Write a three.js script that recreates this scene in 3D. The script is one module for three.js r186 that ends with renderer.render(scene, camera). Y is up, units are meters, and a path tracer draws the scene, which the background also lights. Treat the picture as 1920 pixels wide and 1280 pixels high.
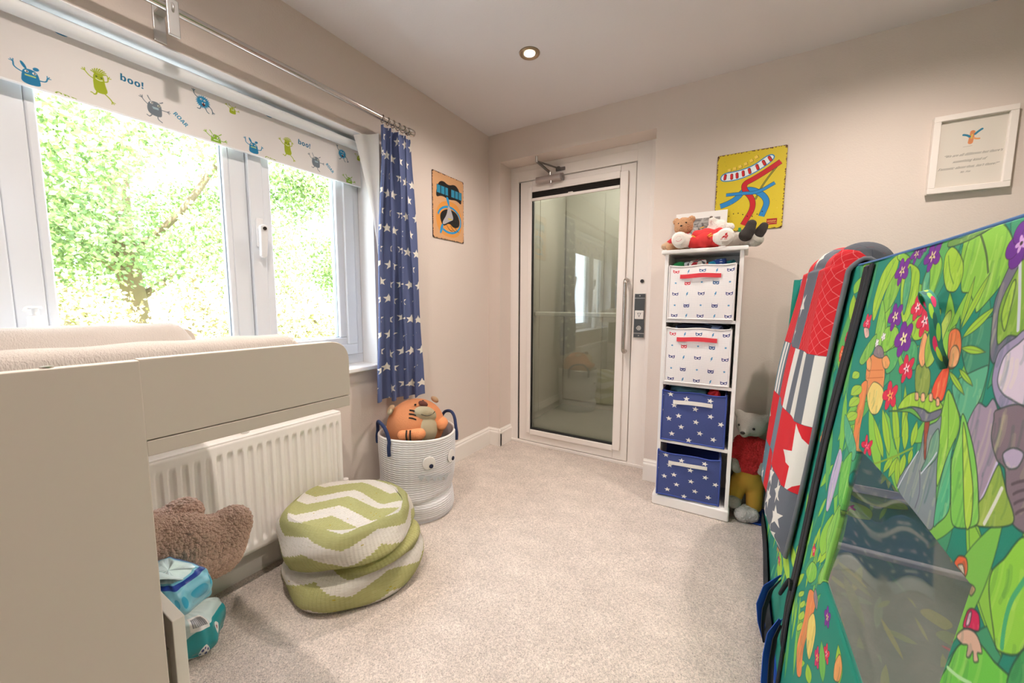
import * as THREE from 'three';
import { mergeGeometries, mergeVertices, toCreasedNormals } from 'three/addons/utils/BufferGeometryUtils.js';
import { RoundedBoxGeometry } from 'three/addons/geometries/RoundedBoxGeometry.js';
import { MarchingCubes } from 'three/addons/objects/MarchingCubes.js';
import { MeshSurfaceSampler } from 'three/addons/math/MeshSurfaceSampler.js';
import { TessellateModifier } from 'three/addons/modifiers/TessellateModifier.js';

// ---------------------------------------------------------------- camera, sky, sun, lamps, exposure
// metres; window wall on x = 0 (room towards +x), lift-door wall on z = -2.421, floor on y = 0
const scene = new THREE.Scene();
const camera = new THREE.PerspectiveCamera(2 * Math.atan(640 / 717.43) * 180 / Math.PI, 1.5, 0.05, 200);
camera.position.set(1.668, 1.10, 0);
camera.rotation.set(-5.699 * Math.PI / 180, 31.101 * Math.PI / 180, 0.254 * Math.PI / 180, 'YXZ');
const renderer = new THREE.WebGLRenderer();
renderer.toneMapping = THREE.LinearToneMapping;
renderer.toneMappingExposure = 1.06;
renderer.shadowMap.enabled = true;
const skyColor = new THREE.Color().setRGB(0.76, 0.89, 1.0);
scene.background = skyColor;
scene.backgroundIntensity = 10.0;
const sun = new THREE.DirectionalLight(new THREE.Color().setRGB(1, 0.95, 0.86), 25);
sun.position.set(14, 17, 3); sun.target.position.set(0, 0, -4);
sun.castShadow = true; sun.shadow.radius = 1;
Object.assign(sun.shadow.camera, { left: -30, right: 30, top: 30, bottom: -30, near: 0.1, far: 80 });
scene.add(sun, sun.target);
const LAMP = { color: new THREE.Color().setRGB(1, 0.885, 0.795), power: 6.6 };
const DOWNLIGHTS = [[0.705, -1.75], [0.705, -0.40], [2.15, -1.75], [2.15, -0.40]];
const D = 2.421, CEIL = 2.313, XR = 3.05, ZB = 1.60;

// ---------------------------------------------------------------- helpers
function rng(seed) { let a = seed >>> 0; return () => { a = (a + 0x6D2B79F5) >>> 0; let t = a; t = Math.imul(t ^ (t >>> 15), t | 1); t ^= t + Math.imul(t ^ (t >>> 7), t | 61); return ((t ^ (t >>> 14)) >>> 0) / 4294967296; }; }
const lerp = (a, b, t) => a + (b - a) * t, clamp = (x, a, b) => Math.min(b, Math.max(a, x)), sstep = (a, b, x) => { const t = clamp((x - a) / (b - a), 0, 1); return t * t * (3 - 2 * t); };
const V = (x, y, z) => new THREE.Vector3(x, y, z);
const taken = new Map();
function numbered(n) { const k = taken.get(n) ?? 0; taken.set(n, k + 1); return k ? n + '_' + String(k).padStart(3, '0') : n; }
function std(color, rough = 0.6, o = {}) { const { sheenTint, ...rest } = o; const m = new THREE.MeshPhysicalMaterial({ color, roughness: rough, ...rest }); if (sheenTint) { m.sheen = 1; m.sheenColor = new THREE.Color(sheenTint); m.sheenRoughness = 0.6; } return m; }
function flat(g) { g = g.index ? g.toNonIndexed() : g; for (const k of Object.keys(g.attributes)) if (!['position', 'normal', 'uv'].includes(k)) g.deleteAttribute(k); if (!g.attributes.normal) g.computeVertexNormals(); if (!g.attributes.uv) boxUV(g); return g; }
function merge(list) { return list.length === 1 ? list[0] : mergeGeometries(list.map(flat)); }
function mesh(name, geo, mat, parent, label) {
  const m = new THREE.Mesh(Array.isArray(geo) ? merge(geo) : geo, mat);
  m.name = parent ? name : numbered(name); m.castShadow = m.receiveShadow = true;
  if (label) m.userData.label = label;
  (parent ?? scene).add(m); return m;
}
function thing(name, label, category, [x, y, z] = [0, 0, 0], turn = 0, group) {
  const o = new THREE.Group(); o.name = numbered(name); o.position.set(x, y, z); o.rotation.y = turn; scene.add(o);
  o.userData = { label, category }; if (group) o.userData.group = group; return o;
}
function struct(name, geo, mat, parent) { const m = mesh(name, geo, mat, parent); if (!parent) m.userData.kind = 'structure'; return m; }
function structGroup(name, label) { const o = new THREE.Group(); o.name = numbered(name); o.userData = { kind: 'structure' }; if (label) o.userData.label = label; scene.add(o); return o; }
function tag(o, label, category, group) { Object.assign(o.userData, { label, category }); if (group) o.userData.group = group; return o; }
// box from its two corners, with uv in metres; r rounds the edges
function bb(x0, x1, y0, y1, z0, z1, r = 0) {
  const w = x1 - x0, h = y1 - y0, d = z1 - z0;
  const g = r > 0 ? new RoundedBoxGeometry(w, h, d, 2, Math.min(r, w / 2.01, h / 2.01, d / 2.01)) : new THREE.BoxGeometry(w, h, d);
  g.translate((x0 + x1) / 2, (y0 + y1) / 2, (z0 + z1) / 2); return boxUV(flat(g));
}
function boxUV(g, s = 1) {
  const p = g.attributes.position, n = g.attributes.normal, uv = new Float32Array(p.count * 2);
  const tri = !g.index;
  for (let i = 0; i < p.count; i++) {
    let nx = 0, ny = 0, nz = 0;
    if (tri && n) { const k = i - i % 3; for (let j = k; j < k + 3 && j < p.count; j++) { nx += n.getX(j); ny += n.getY(j); nz += n.getZ(j); } } else if (n) { nx = n.getX(i); ny = n.getY(i); nz = n.getZ(i); }
    nx = Math.abs(nx); ny = Math.abs(ny); nz = Math.abs(nz);
    const x = p.getX(i), y = p.getY(i), z = p.getZ(i);
    if (ny >= nx && ny >= nz) { uv[2 * i] = x * s; uv[2 * i + 1] = z * s; } else if (nx >= nz) { uv[2 * i] = z * s; uv[2 * i + 1] = y * s; } else { uv[2 * i] = x * s; uv[2 * i + 1] = y * s; }
  }
  g.setAttribute('uv', new THREE.BufferAttribute(uv, 2)); return g;
}
function cyl(r0, r1, h, seg = 24) { return new THREE.CylinderGeometry(r0, r1, h, seg); }
function put(g, x = 0, y = 0, z = 0, rx = 0, ry = 0, rz = 0) { if (rx) g.rotateX(rx); if (ry) g.rotateY(ry); if (rz) g.rotateZ(rz); g.translate(x, y, z); return g; }
function tube(pts, r, seg = 32, rs = 8, closed = false) { return new THREE.TubeGeometry(new THREE.CatmullRomCurve3(pts.map((p) => p.isVector3 ? p : V(...p)), closed, 'centripetal'), seg, r, rs, closed); }
function rod(a, b, r, rs = 10) { a = V(...a); b = V(...b); const g = new THREE.CylinderGeometry(r, r, a.distanceTo(b), rs); g.applyQuaternion(new THREE.Quaternion().setFromUnitVectors(V(0, 1, 0), b.clone().sub(a).normalize())); g.translate((a.x + b.x) / 2, (a.y + b.y) / 2, (a.z + b.z) / 2); return g; }
function lathe(pts, seg = 32) { return new THREE.LatheGeometry(pts.map(([x, y]) => new THREE.Vector2(x, y)), seg); }
// a sheet from f(u, v) -> [x, y, z]; uvf gives its uv
function surf(f, nu, nv, uvf = (u, v) => [u, v]) {
  const p = [], uv = [], idx = [];
  for (let j = 0; j <= nv; j++) for (let i = 0; i <= nu; i++) { const u = i / nu, v = j / nv; p.push(...f(u, v)); uv.push(...uvf(u, v)); }
  for (let j = 0; j < nv; j++) for (let i = 0; i < nu; i++) { const a = j * (nu + 1) + i, b = a + 1, c = a + nu + 1, d = c + 1; idx.push(a, b, d, a, d, c); }
  const g = new THREE.BufferGeometry(); g.setAttribute('position', new THREE.Float32BufferAttribute(p, 3)); g.setAttribute('uv', new THREE.Float32BufferAttribute(uv, 2)); g.setIndex(idx); g.computeVertexNormals(); return g;
}
// a closed sheet of thickness t: the surface, its back and its rim
function slabSurf(f, nu, nv, t, uvf) {
  const n = (u, v) => { const e = 1e-3, a = f(Math.max(0, u - e), v), b = f(Math.min(1, u + e), v), c = f(u, Math.max(0, v - e)), d = f(u, Math.min(1, v + e)); const du = V(b[0] - a[0], b[1] - a[1], b[2] - a[2]), dv = V(d[0] - c[0], d[1] - c[1], d[2] - c[2]); return du.cross(dv).normalize(); };
  const back = (u, v) => { const p = f(u, v), k = n(u, v); return [p[0] - k.x * t, p[1] - k.y * t, p[2] - k.z * t]; };
  const g = [surf(f, nu, nv, uvf), surf((u, v) => back(1 - u, v), nu, nv, uvf && ((u, v) => uvf(1 - u, v)))];
  const edge = (path) => g.push(surf((u, v) => { const [a, b] = path(u); const p = f(a, b), q = back(a, b); return [lerp(p[0], q[0], v), lerp(p[1], q[1], v), lerp(p[2], q[2], v)]; }, Math.max(nu, nv), 1, uvf && ((u) => uvf(...path(u)))));
  edge((s) => [s, 0]); edge((s) => [s, 1]); edge((s) => [0, s]); edge((s) => [1, s]);
  return merge(g);
}
// rounded body from tapered capsules [ax, ay, az, ra, bx, by, bz, rb]: distances joined with a smooth minimum, meshed on a grid
function blob(caps, cell = 0.006, k = 0.02, bump) {
  let lo = V(9, 9, 9), hi = V(-9, -9, -9);
  for (const c of caps) for (const o of [0, 4]) { const r = c[o + 3] + k; lo.min(V(c[o] - r, c[o + 1] - r, c[o + 2] - r)); hi.max(V(c[o] + r, c[o + 1] + r, c[o + 2] + r)); }
  const size = Math.max(hi.x - lo.x, hi.y - lo.y, hi.z - lo.z) + cell * 6, n = Math.min(110, Math.ceil(size / cell)), half = size / 2, mid = lo.clone().add(hi).multiplyScalar(0.5);
  const mc = new MarchingCubes(n, undefined, false, false, 400000); mc.isolation = 0;
  for (let z = 0; z < n; z++) for (let y = 0; y < n; y++) for (let x = 0; x < n; x++) {
    const px = mid.x + (x - n / 2) / (n / 2) * half, py = mid.y + (y - n / 2) / (n / 2) * half, pz = mid.z + (z - n / 2) / (n / 2) * half;
    let d = 1;
    for (const c of caps) {
      const bx = c[4] - c[0], by = c[5] - c[1], bz = c[6] - c[2], qx = px - c[0], qy = py - c[1], qz = pz - c[2], l = bx * bx + by * by + bz * bz;
      const t = l > 1e-9 ? clamp((qx * bx + qy * by + qz * bz) / l, 0, 1) : 0;
      const e = Math.hypot(qx - bx * t, qy - by * t, qz - bz * t) - lerp(c[3], c[7], t);
      const h = Math.max(k - Math.abs(d - e), 0) / k; d = Math.min(d, e) - h * h * k * 0.25;
    }
    if (bump) d += bump(px, py, pz);
    mc.field[x + y * n + z * n * n] = -d;
  }
  mc.update();
  const cnt = mc.count, P = new Float32Array(cnt * 3);
  for (let i = 0; i < cnt; i++) { P[3 * i] = mc.positionArray[3 * i] * half + mid.x; P[3 * i + 1] = mc.positionArray[3 * i + 1] * half + mid.y; P[3 * i + 2] = mc.positionArray[3 * i + 2] * half + mid.z; }
  let g = new THREE.BufferGeometry(); g.setAttribute('position', new THREE.BufferAttribute(P, 3));
  g = mergeVertices(g, cell * 0.02); g.computeVertexNormals(); g = g.toNonIndexed(); return boxUV(g);
}
const ball = (x, y, z, r) => [x, y, z, r, x, y, z, r];
function ell(rx, ry, rz, x = 0, y = 0, z = 0, seg = 24) { const g = new THREE.SphereGeometry(1, seg, Math.max(8, seg >> 1)); g.scale(rx, ry, rz); g.translate(x, y, z); return g; }

// ---------------------------------------------------------------- textures
function hash(x, y, s) { let h = Math.imul(x, 374761393) + Math.imul(y, 668265263) + Math.imul(s, 1442695041); h = Math.imul(h ^ (h >>> 13), 1274126177); return ((h ^ (h >>> 16)) >>> 0) / 4294967296; }
function vnoise(u, v, f, s) { const x = u * f, y = v * f, x0 = Math.floor(x), y0 = Math.floor(y), a = x - x0, b = y - y0, w = (i, j) => hash(((i % f) + f) % f, ((j % f) + f) % f, s), A = a * a * (3 - 2 * a), B = b * b * (3 - 2 * b); return lerp(lerp(w(x0, y0), w(x0 + 1, y0), A), lerp(w(x0, y0 + 1), w(x0 + 1, y0 + 1), A), B); }
function tex(size, fn, { srgb = false, metres = 1, sizeY } = {}) {
  const h = sizeY ?? size, d = new Uint8Array(size * h * 4);
  for (let y = 0; y < h; y++) for (let x = 0; x < size; x++) { const c = fn((x + 0.5) / size, (y + 0.5) / h), o = (y * size + x) * 4; if (typeof c === 'number') { d[o] = d[o + 1] = d[o + 2] = clamp(c * 255, 0, 255); } else { d[o] = clamp(c[0], 0, 255); d[o + 1] = clamp(c[1], 0, 255); d[o + 2] = clamp(c[2], 0, 255); } d[o + 3] = 255; }
  const t = new THREE.DataTexture(d, size, h); t.magFilter = THREE.LinearFilter; t.minFilter = THREE.LinearMipmapLinearFilter; t.generateMipmaps = true; t.wrapS = t.wrapT = THREE.RepeatWrapping; t.repeat.set(1 / metres, 1 / metres); if (srgb) t.colorSpace = THREE.SRGBColorSpace; t.needsUpdate = true; return t;
}
function canvasTex(w, h, draw, repeat) { const c = document.createElement('canvas'); c.width = w; c.height = h; draw(c.getContext('2d'), w, h); const t = new THREE.CanvasTexture(c); t.colorSpace = THREE.SRGBColorSpace; t.anisotropy = 8; if (repeat) { t.wrapS = t.wrapT = THREE.RepeatWrapping; t.repeat.set(1 / repeat[0], 1 / repeat[1]); } return t; }
function star(c, x, y, r, a = 0, inner = 0.42) { c.beginPath(); for (let i = 0; i < 10; i++) { const q = a - Math.PI / 2 + i * Math.PI / 5, k = i % 2 ? r * inner : r; c.lineTo(x + Math.cos(q) * k, y + Math.sin(q) * k); } c.closePath(); c.fill(); }
// closed outline through every point (Catmull-Rom)
function outline(c, p) { const n = p.length, q = (i) => p[(i + n) % n]; c.beginPath(); c.moveTo(...p[0]); for (let i = 0; i < n; i++) { const a = q(i - 1), b = q(i), d = q(i + 1), e = q(i + 2); c.bezierCurveTo(b[0] + (d[0] - a[0]) / 6.5, b[1] + (d[1] - a[1]) / 6.5, d[0] - (e[0] - b[0]) / 6.5, d[1] - (e[1] - b[1]) / 6.5, d[0], d[1]); } c.closePath(); }
function smoothPath(c, pts, closed = true) {
  const n = pts.length; c.beginPath();
  if (!closed) { c.moveTo(...pts[0]); for (let i = 1; i < n - 1; i++) c.quadraticCurveTo(...pts[i], (pts[i][0] + pts[i + 1][0]) / 2, (pts[i][1] + pts[i + 1][1]) / 2); c.lineTo(...pts[n - 1]); return; }
  c.moveTo((pts[0][0] + pts[n - 1][0]) / 2, (pts[0][1] + pts[n - 1][1]) / 2);
  for (let i = 0; i < n; i++) { const q = pts[(i + 1) % n]; c.quadraticCurveTo(pts[i][0], pts[i][1], (pts[i][0] + q[0]) / 2, (pts[i][1] + q[1]) / 2); }
  c.closePath();
}
const weaveBump = tex(128, (u, v) => 0.5 + 0.25 * Math.sin(u * 2 * Math.PI * 32) * Math.sin(v * 2 * Math.PI * 32) + 0.25 * (vnoise(u, v, 64, 3) - 0.5), { metres: 0.05 });
const plushBump = tex(256, (u, v) => 0.5 * vnoise(u, v, 40, 5) + 0.5 * vnoise(u, v, 90, 6), { metres: 0.09 });
const paintBump = tex(256, (u, v) => 0.6 * vnoise(u, v, 60, 1) + 0.4 * vnoise(u, v, 128, 2), { metres: 0.25 });
const foldBump = tex(256, (u, v) => vnoise(u, v, 3, 11) * 0.6 + vnoise(u, v, 7, 12) * 0.4, { metres: 0.6 });
const cloth = (color, o = {}) => std(color, 0.9, { bumpMap: weaveBump, bumpScale: 0.0006, ...o });
const plush = (color, o = {}) => std(color, 0.95, { bumpMap: plushBump, bumpScale: 0.004, sheenTint: '#4a4844', ...o });
const gloss = (color, rough = 0.35, o = {}) => std(color, rough, o);
const steel = std('#c9c7c4', 0.28, { metalness: 1 });
// ---------------------------------------------------------------- the room
const wallPaint = std('#ddd0c7', 0.85, { bumpMap: paintBump, bumpScale: 0.0004 });
const ceilPaint = std('#e2dcdc', 0.9, { bumpMap: paintBump, bumpScale: 0.0003 });
const whiteWood = gloss('#f0eae4', 0.4);
const upvc = gloss('#e3e6ec', 0.3);
const carpetMap = tex(1024, (u, v) => { const f = vnoise(u, v, 256, 21), g = vnoise(u, v, 120, 22), h = vnoise(u, v, 9, 23), k = 0.86 + 0.17 * (f - 0.5) + 0.12 * (g - 0.5) + 0.05 * (h - 0.5); const s = f < 0.12 ? 0.86 : 1; return [244 * k * s, 229 * k * s, 218 * k * s]; }, { srgb: true, metres: 0.55 });
const carpetBump = tex(1024, (u, v) => 0.65 * vnoise(u, v, 256, 21) + 0.35 * vnoise(u, v, 120, 22), { metres: 0.55 });
const carpet = std('#ffffff', 1, { map: carpetMap, bumpMap: carpetBump, bumpScale: 0.004 });
struct('floor', bb(-0.02, XR, -0.06, 0, -D - 0.16, ZB), carpet);
struct('ceiling', bb(-0.30, XR + 0.1, CEIL, CEIL + 0.1, -D - 0.3, ZB + 0.1), ceilPaint);
const WZ0 = -1.37, WZ1 = 0.35, WY0 = 0.755, WY1 = 1.93, WT = -0.30;
struct('wall_left', [bb(WT, 0, -0.06, WY0, -D - 0.3, ZB + 0.1), bb(WT, 0, WY1, CEIL, -D - 0.3, ZB + 0.1), bb(WT, 0, WY0, WY1, -D - 0.3, WZ0), bb(WT, 0, WY0, WY1, WZ1, ZB + 0.1)], wallPaint);
const RX0 = 0.10, RX1 = 1.18, RY = 2.112, RZ = -2.575;
struct('wall_back', [bb(0, RX0, 0, CEIL, RZ - 0.02, -D), bb(RX1, XR, -0.06, CEIL, RZ - 0.02, -D), bb(RX0, RX1, RY, CEIL, RZ - 0.02, -D)], wallPaint);
struct('wall_right', bb(XR, XR + 0.1, -0.06, CEIL, -D - 0.3, ZB + 0.1), wallPaint);
struct('wall_front', bb(0, XR, -0.06, CEIL, ZB, ZB + 0.1), wallPaint);
// skirting boards: a moulded profile swept along each wall
function skirting(name, a, b) {
  const s = new THREE.Shape(); s.moveTo(0, 0); s.lineTo(0.018, 0); s.lineTo(0.018, 0.098); s.quadraticCurveTo(0.018, 0.108, 0.012, 0.112); s.quadraticCurveTo(0.014, 0.124, 0.006, 0.128); s.lineTo(0.004, 0.134); s.lineTo(0, 0.134);
  const A = V(...a), B = V(...b), L = A.distanceTo(B), g = new THREE.ExtrudeGeometry(s, { depth: L, bevelEnabled: false, curveSegments: 5 });
  const dir = B.clone().sub(A).normalize(), m = new THREE.Matrix4().makeBasis(V(0, 1, 0).cross(dir), V(0, 1, 0), dir); g.applyMatrix4(m); g.translate(A.x, A.y, A.z);
  return struct(name, g, whiteWood);
}
skirting('baseboard_left', [0, 0, -D], [0, 0, ZB]);
skirting('baseboard_back', [RX0 + 0.018, 0, -D], [0, 0, -D]);
skirting('baseboard_back_right', [XR, 0, -D], [RX1, 0, -D]);
skirting('baseboard_recess', [RX0, 0, RZ], [RX0, 0, -D + 0.018]);

// downlights: rim, glowing face and its light
for (const [i, [x, z]] of DOWNLIGHTS.entries()) {
  const t = thing('downlight', ['round brass-rimmed downlight glowing in the white ceiling before the lift door', 'round brass-rimmed downlight in the ceiling above the changing table', 'round brass-rimmed downlight in the ceiling between bed and picture frame', 'round brass-rimmed downlight in the ceiling above the middle of the bed'][i], 'ceiling light', [x, CEIL, z]);
  mesh('rim', lathe([[0.036, -0.001], [0.042, -0.006], [0.048, -0.005], [0.051, 0], [0.036, 0.0]], 40), std('#b09a80', 0.3, { metalness: 0.9 }), t);
  mesh('reflector', lathe([[0.036, 0.0], [0.034, -0.002], [0.026, -0.001], [0.025, 0]], 40), std('#d8c8ac', 0.25, { metalness: 0.8 }), t);
  const lens = mesh('lens', put(cyl(0.026, 0.026, 0.004, 32), 0, -0.0015, 0), std('#fff6ea', 0.5, { emissive: new THREE.Color().setRGB(1, 0.9, 0.78), emissiveIntensity: 6 }), t);
  const s = new THREE.SpotLight(LAMP.color, LAMP.power, 0, 1.38, 0.9, 2); s.name = 'downlight_lamp'; s.position.set(0, -0.008, 0); s.target.position.set(0, -2, 0); s.castShadow = true; s.shadow.radius = 1.4; t.add(s, s.target);
}

// window: frame, two mullions, two opening sashes, three panes, handles, sill
{
  const w = structGroup('window_1', 'white plastic three-part window with two opening sashes');
  const x0 = -0.185, x1 = -0.115, fz0 = WZ0, fz1 = WZ1, fy0 = 0.775, fy1 = WY1;
  mesh('window_frame', [bb(x0, x1, fy0, fy0 + 0.05, fz0, fz1, 0.004), bb(x0, x1, fy1 - 0.05, fy1, fz0, fz1, 0.004), bb(x0, x1, fy0 + 0.05, fy1 - 0.05, fz0, fz0 + 0.045, 0.004), bb(x0, x1, fy0 + 0.05, fy1 - 0.05, fz1 - 0.045, fz1, 0.004)], upvc, w);
  const glassM = std('#ffffff', 0.0, { transmission: 1, ior: 1.45, thickness: 0 }), rubber = std('#8a9098', 0.7);
  const pane = (za, zb, ya, yb) => { const g = new THREE.PlaneGeometry(zb - za, yb - ya); g.rotateY(Math.PI / 2); g.translate(-0.145, (ya + yb) / 2, (za + zb) / 2); const m = mesh('window_pane', g, glassM, w); m.castShadow = false; };
  for (const [c, inner] of [[-0.80, 1], [-0.235, -1]]) mesh('mullion', [bb(x0, x1, fy0 + 0.05, fy1 - 0.05, c - 0.03, c + 0.03, 0.004), bb(x1 - 0.012, x1 + 0.002, fy0 + 0.05, fy1 - 0.05, c + inner * 0.03 - (inner < 0 ? 0.022 : 0), c + inner * 0.03 + (inner > 0 ? 0.022 : 0), 0.006)], upvc, w);
  const ring = (za, zb, ya, yb, wd, xa, xb, r) => [bb(xa, xb, ya, ya + wd, za, zb, r), bb(xa, xb, yb - wd, yb, za, zb, r), bb(xa, xb, ya + wd, yb - wd, za, za + wd, r), bb(xa, xb, ya + wd, yb - wd, zb - wd, zb, r)];
  for (const [za, zb] of [[-1.325, -0.832], [-0.203, 0.305]]) {
    mesh('sash', [...ring(za, zb, fy0 + 0.052, fy1 - 0.052, 0.055, -0.175, -0.098, 0.005), ...ring(za + 0.05, zb - 0.05, fy0 + 0.102, fy1 - 0.102, 0.042, -0.165, -0.112, 0.008)], upvc, w);
    mesh('glazing_seal', ring(za + 0.088, zb - 0.088, fy0 + 0.14, fy1 - 0.14, 0.006, -0.15, -0.128, 0.001), rubber, w);
    pane(za + 0.09, zb - 0.09, fy0 + 0.142, fy1 - 0.142);
  }
  mesh('window_bead', ring(-0.772, -0.263, fy0 + 0.05, fy1 - 0.05, 0.022, -0.165, -0.118, 0.007), upvc, w);
  mesh('glazing_seal', ring(-0.752, -0.283, fy0 + 0.07, fy1 - 0.07, 0.006, -0.15, -0.13, 0.001), rubber, w);
  pane(-0.75, -0.285, fy0 + 0.072, fy1 - 0.072);
  for (const hz of [-0.862, -0.178]) {
    const h = mesh('window_handle', [bb(-0.099, -0.088, 1.33, 1.45, hz - 0.014, hz + 0.014, 0.005), put(cyl(0.012, 0.013, 0.03, 20), -0.078, 1.405, hz, 0, 0, Math.PI / 2), (() => { const g = new THREE.ExtrudeGeometry((() => { const s = new THREE.Shape(); s.moveTo(-0.013, 0.018); s.quadraticCurveTo(0, 0.03, 0.013, 0.018); s.lineTo(0.009, -0.10); s.quadraticCurveTo(0, -0.112, -0.009, -0.10); s.closePath(); return s; })(), { depth: 0.012, bevelEnabled: true, bevelSize: 0.003, bevelThickness: 0.003, bevelSegments: 2 }); g.rotateY(Math.PI / 2); g.rotateZ(-0.12); g.translate(-0.07, 1.395, hz); return g; })()], gloss('#e8e8ea', 0.3), w);
    mesh('key_hole', put(cyl(0.007, 0.007, 0.008, 16), -0.054, 1.405, hz, 0, 0, Math.PI / 2), std('#3a3634', 0.3, { metalness: 0.8 }), h);
  }
  mesh('window_sill', bb(-0.14, 0.035, 0.752, 0.776, WZ0 - 0.03, WZ1 + 0.03, 0.008), gloss('#f4f2f0', 0.22), w);
  mesh('window_reveal', [bb(-0.113, 0.0015, WY1 - 0.003, WY1 + 0.001, WZ0, WZ1), bb(-0.113, 0.0012, 0.776, WY1, WZ0 - 0.001, WZ0 + 0.003), bb(-0.113, 0.0012, 0.776, WY1, WZ1 - 0.003, WZ1 + 0.001)], std('#f3f2f2', 0.6), w);
}

// lift door in its recess
{
  const d = structGroup('door_1', 'white glazed lift door set in a shallow wall recess');
  const dm = gloss('#f0e9e4', 0.38), zf = RZ;
  const pane = std('#e6e8e2', 0.0, { transmission: 1, ior: 1.75, thickness: 0 });
  mesh('door_frame', [bb(RX0, 0.168, 0, RY, zf - 0.10, zf, 0.002), bb(1.04, RX1, 0, RY, zf - 0.10, zf, 0.002), bb(0.168, 1.04, 2.004, RY, zf - 0.10, zf, 0.002), bb(RX0, RX1, 0, 0.018, zf - 0.10, zf + 0.012, 0.002)], dm, d);
  mesh('frame_trim', [bb(1.122, 1.128, 0, RY, zf, zf + 0.0025), bb(RX0 + 0.03, 1.122, 2.074, 2.078, zf, zf + 0.0025), bb(1.128, RX1, 0, RY, zf, zf + 0.006, 0.002)], dm, d);
  const lx0 = 0.182, lx1 = 1.034, ly0 = 0.022, ly1 = 1.998;
  const gx0 = 0.285, gx1 = 0.936, gy0 = 0.121, gy1 = 1.922;
  mesh('door_leaf', [bb(lx0, gx0, ly0, ly1, zf - 0.045, zf - 0.004, 0.003), bb(gx1, lx1, ly0, ly1, zf - 0.045, zf - 0.004, 0.003), bb(gx0, gx1, ly0, gy0, zf - 0.045, zf - 0.004, 0.003), bb(gx0, gx1, gy1, ly1, zf - 0.045, zf - 0.004, 0.003)], dm, d);
  mesh('hinge_seal', bb(0.168, 0.182, 0.02, 2.0, zf - 0.04, zf - 0.012), std('#221f20', 0.8), d);
  const fr = 0.03, bead = mesh('glazing_bead', [bb(gx0 - fr, gx0, gy0 - fr, gy1 + fr, zf - 0.006, zf + 0.012, 0.004), bb(gx1, gx1 + fr + 0.022, gy0 - fr, gy1 + fr, zf - 0.006, zf + 0.012, 0.004), bb(gx0, gx1, gy0 - fr - 0.01, gy0, zf - 0.006, zf + 0.012, 0.004), bb(gx0, gx1, gy1, gy1 + fr + 0.008, zf - 0.006, zf + 0.012, 0.004)], dm, d);
  mesh('glazing_seal', [bb(gx0 - 0.001, gx0 + 0.007, gy0, gy1, zf - 0.02, zf + 0.002), bb(gx0, gx1, gy0, gy0 + 0.012, zf - 0.02, zf + 0.002)], std('#1d1d1e', 0.7), d);
  const g = new THREE.PlaneGeometry(gx1 - gx0, gy1 - gy0); g.translate((gx0 + gx1) / 2, (gy0 + gy1) / 2, zf - 0.018); for (const k of [0, -0.016]) { const q = g.clone(); q.translate(0, 0, k); mesh('glass_pane', q, pane, d).castShadow = false; }
  const hx = 1.003, h = mesh('pull_handle', tube([[hx, 0.785, zf + 0.004], [hx, 0.785, zf + 0.045], [hx, 0.80, zf + 0.058], [hx, 0.83, zf + 0.06], [hx, 1.02, zf + 0.06], [hx, 1.21, zf + 0.06], [hx, 1.24, zf + 0.058], [hx, 1.255, zf + 0.045], [hx, 1.255, zf + 0.004]], 0.0125, 80, 16), std('#b9b2ac', 0.25, { metalness: 1 }), d);
  mesh('keyhole', put(cyl(0.0115, 0.0115, 0.006, 24), 1.096, 1.246, zf + 0.004, Math.PI / 2), std('#2b2a2c', 0.4), d);
}
// pleated blind drawn to the top of the lift door glass
{
  const t = thing('pleated_blind', 'narrow black pleated blind drawn up above the lift door glass', 'blind');
  const z = RZ + 0.004, pts = [];
  mesh('fabric', surf((u, v) => [lerp(0.288, 0.934, u), lerp(1.868, 1.918, v), z + 0.004 * Math.abs(((v * 9) % 1) * 2 - 1)], 1, 90, (u, v) => [u, v]), cloth('#2c2624'), t);
  mesh('bottom_rail', [bb(0.287, 0.935, 1.848, 1.868, z - 0.003, z + 0.011, 0.003), bb(0.575, 0.61, 1.866, 1.873, z + 0.002, z + 0.014, 0.002)], gloss('#efe8e3', 0.4), t);
  mesh('head_rail', bb(0.287, 0.935, 1.912, 1.926, z - 0.003, z + 0.010, 0.003), gloss('#efe8e3', 0.4), t);
}
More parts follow.
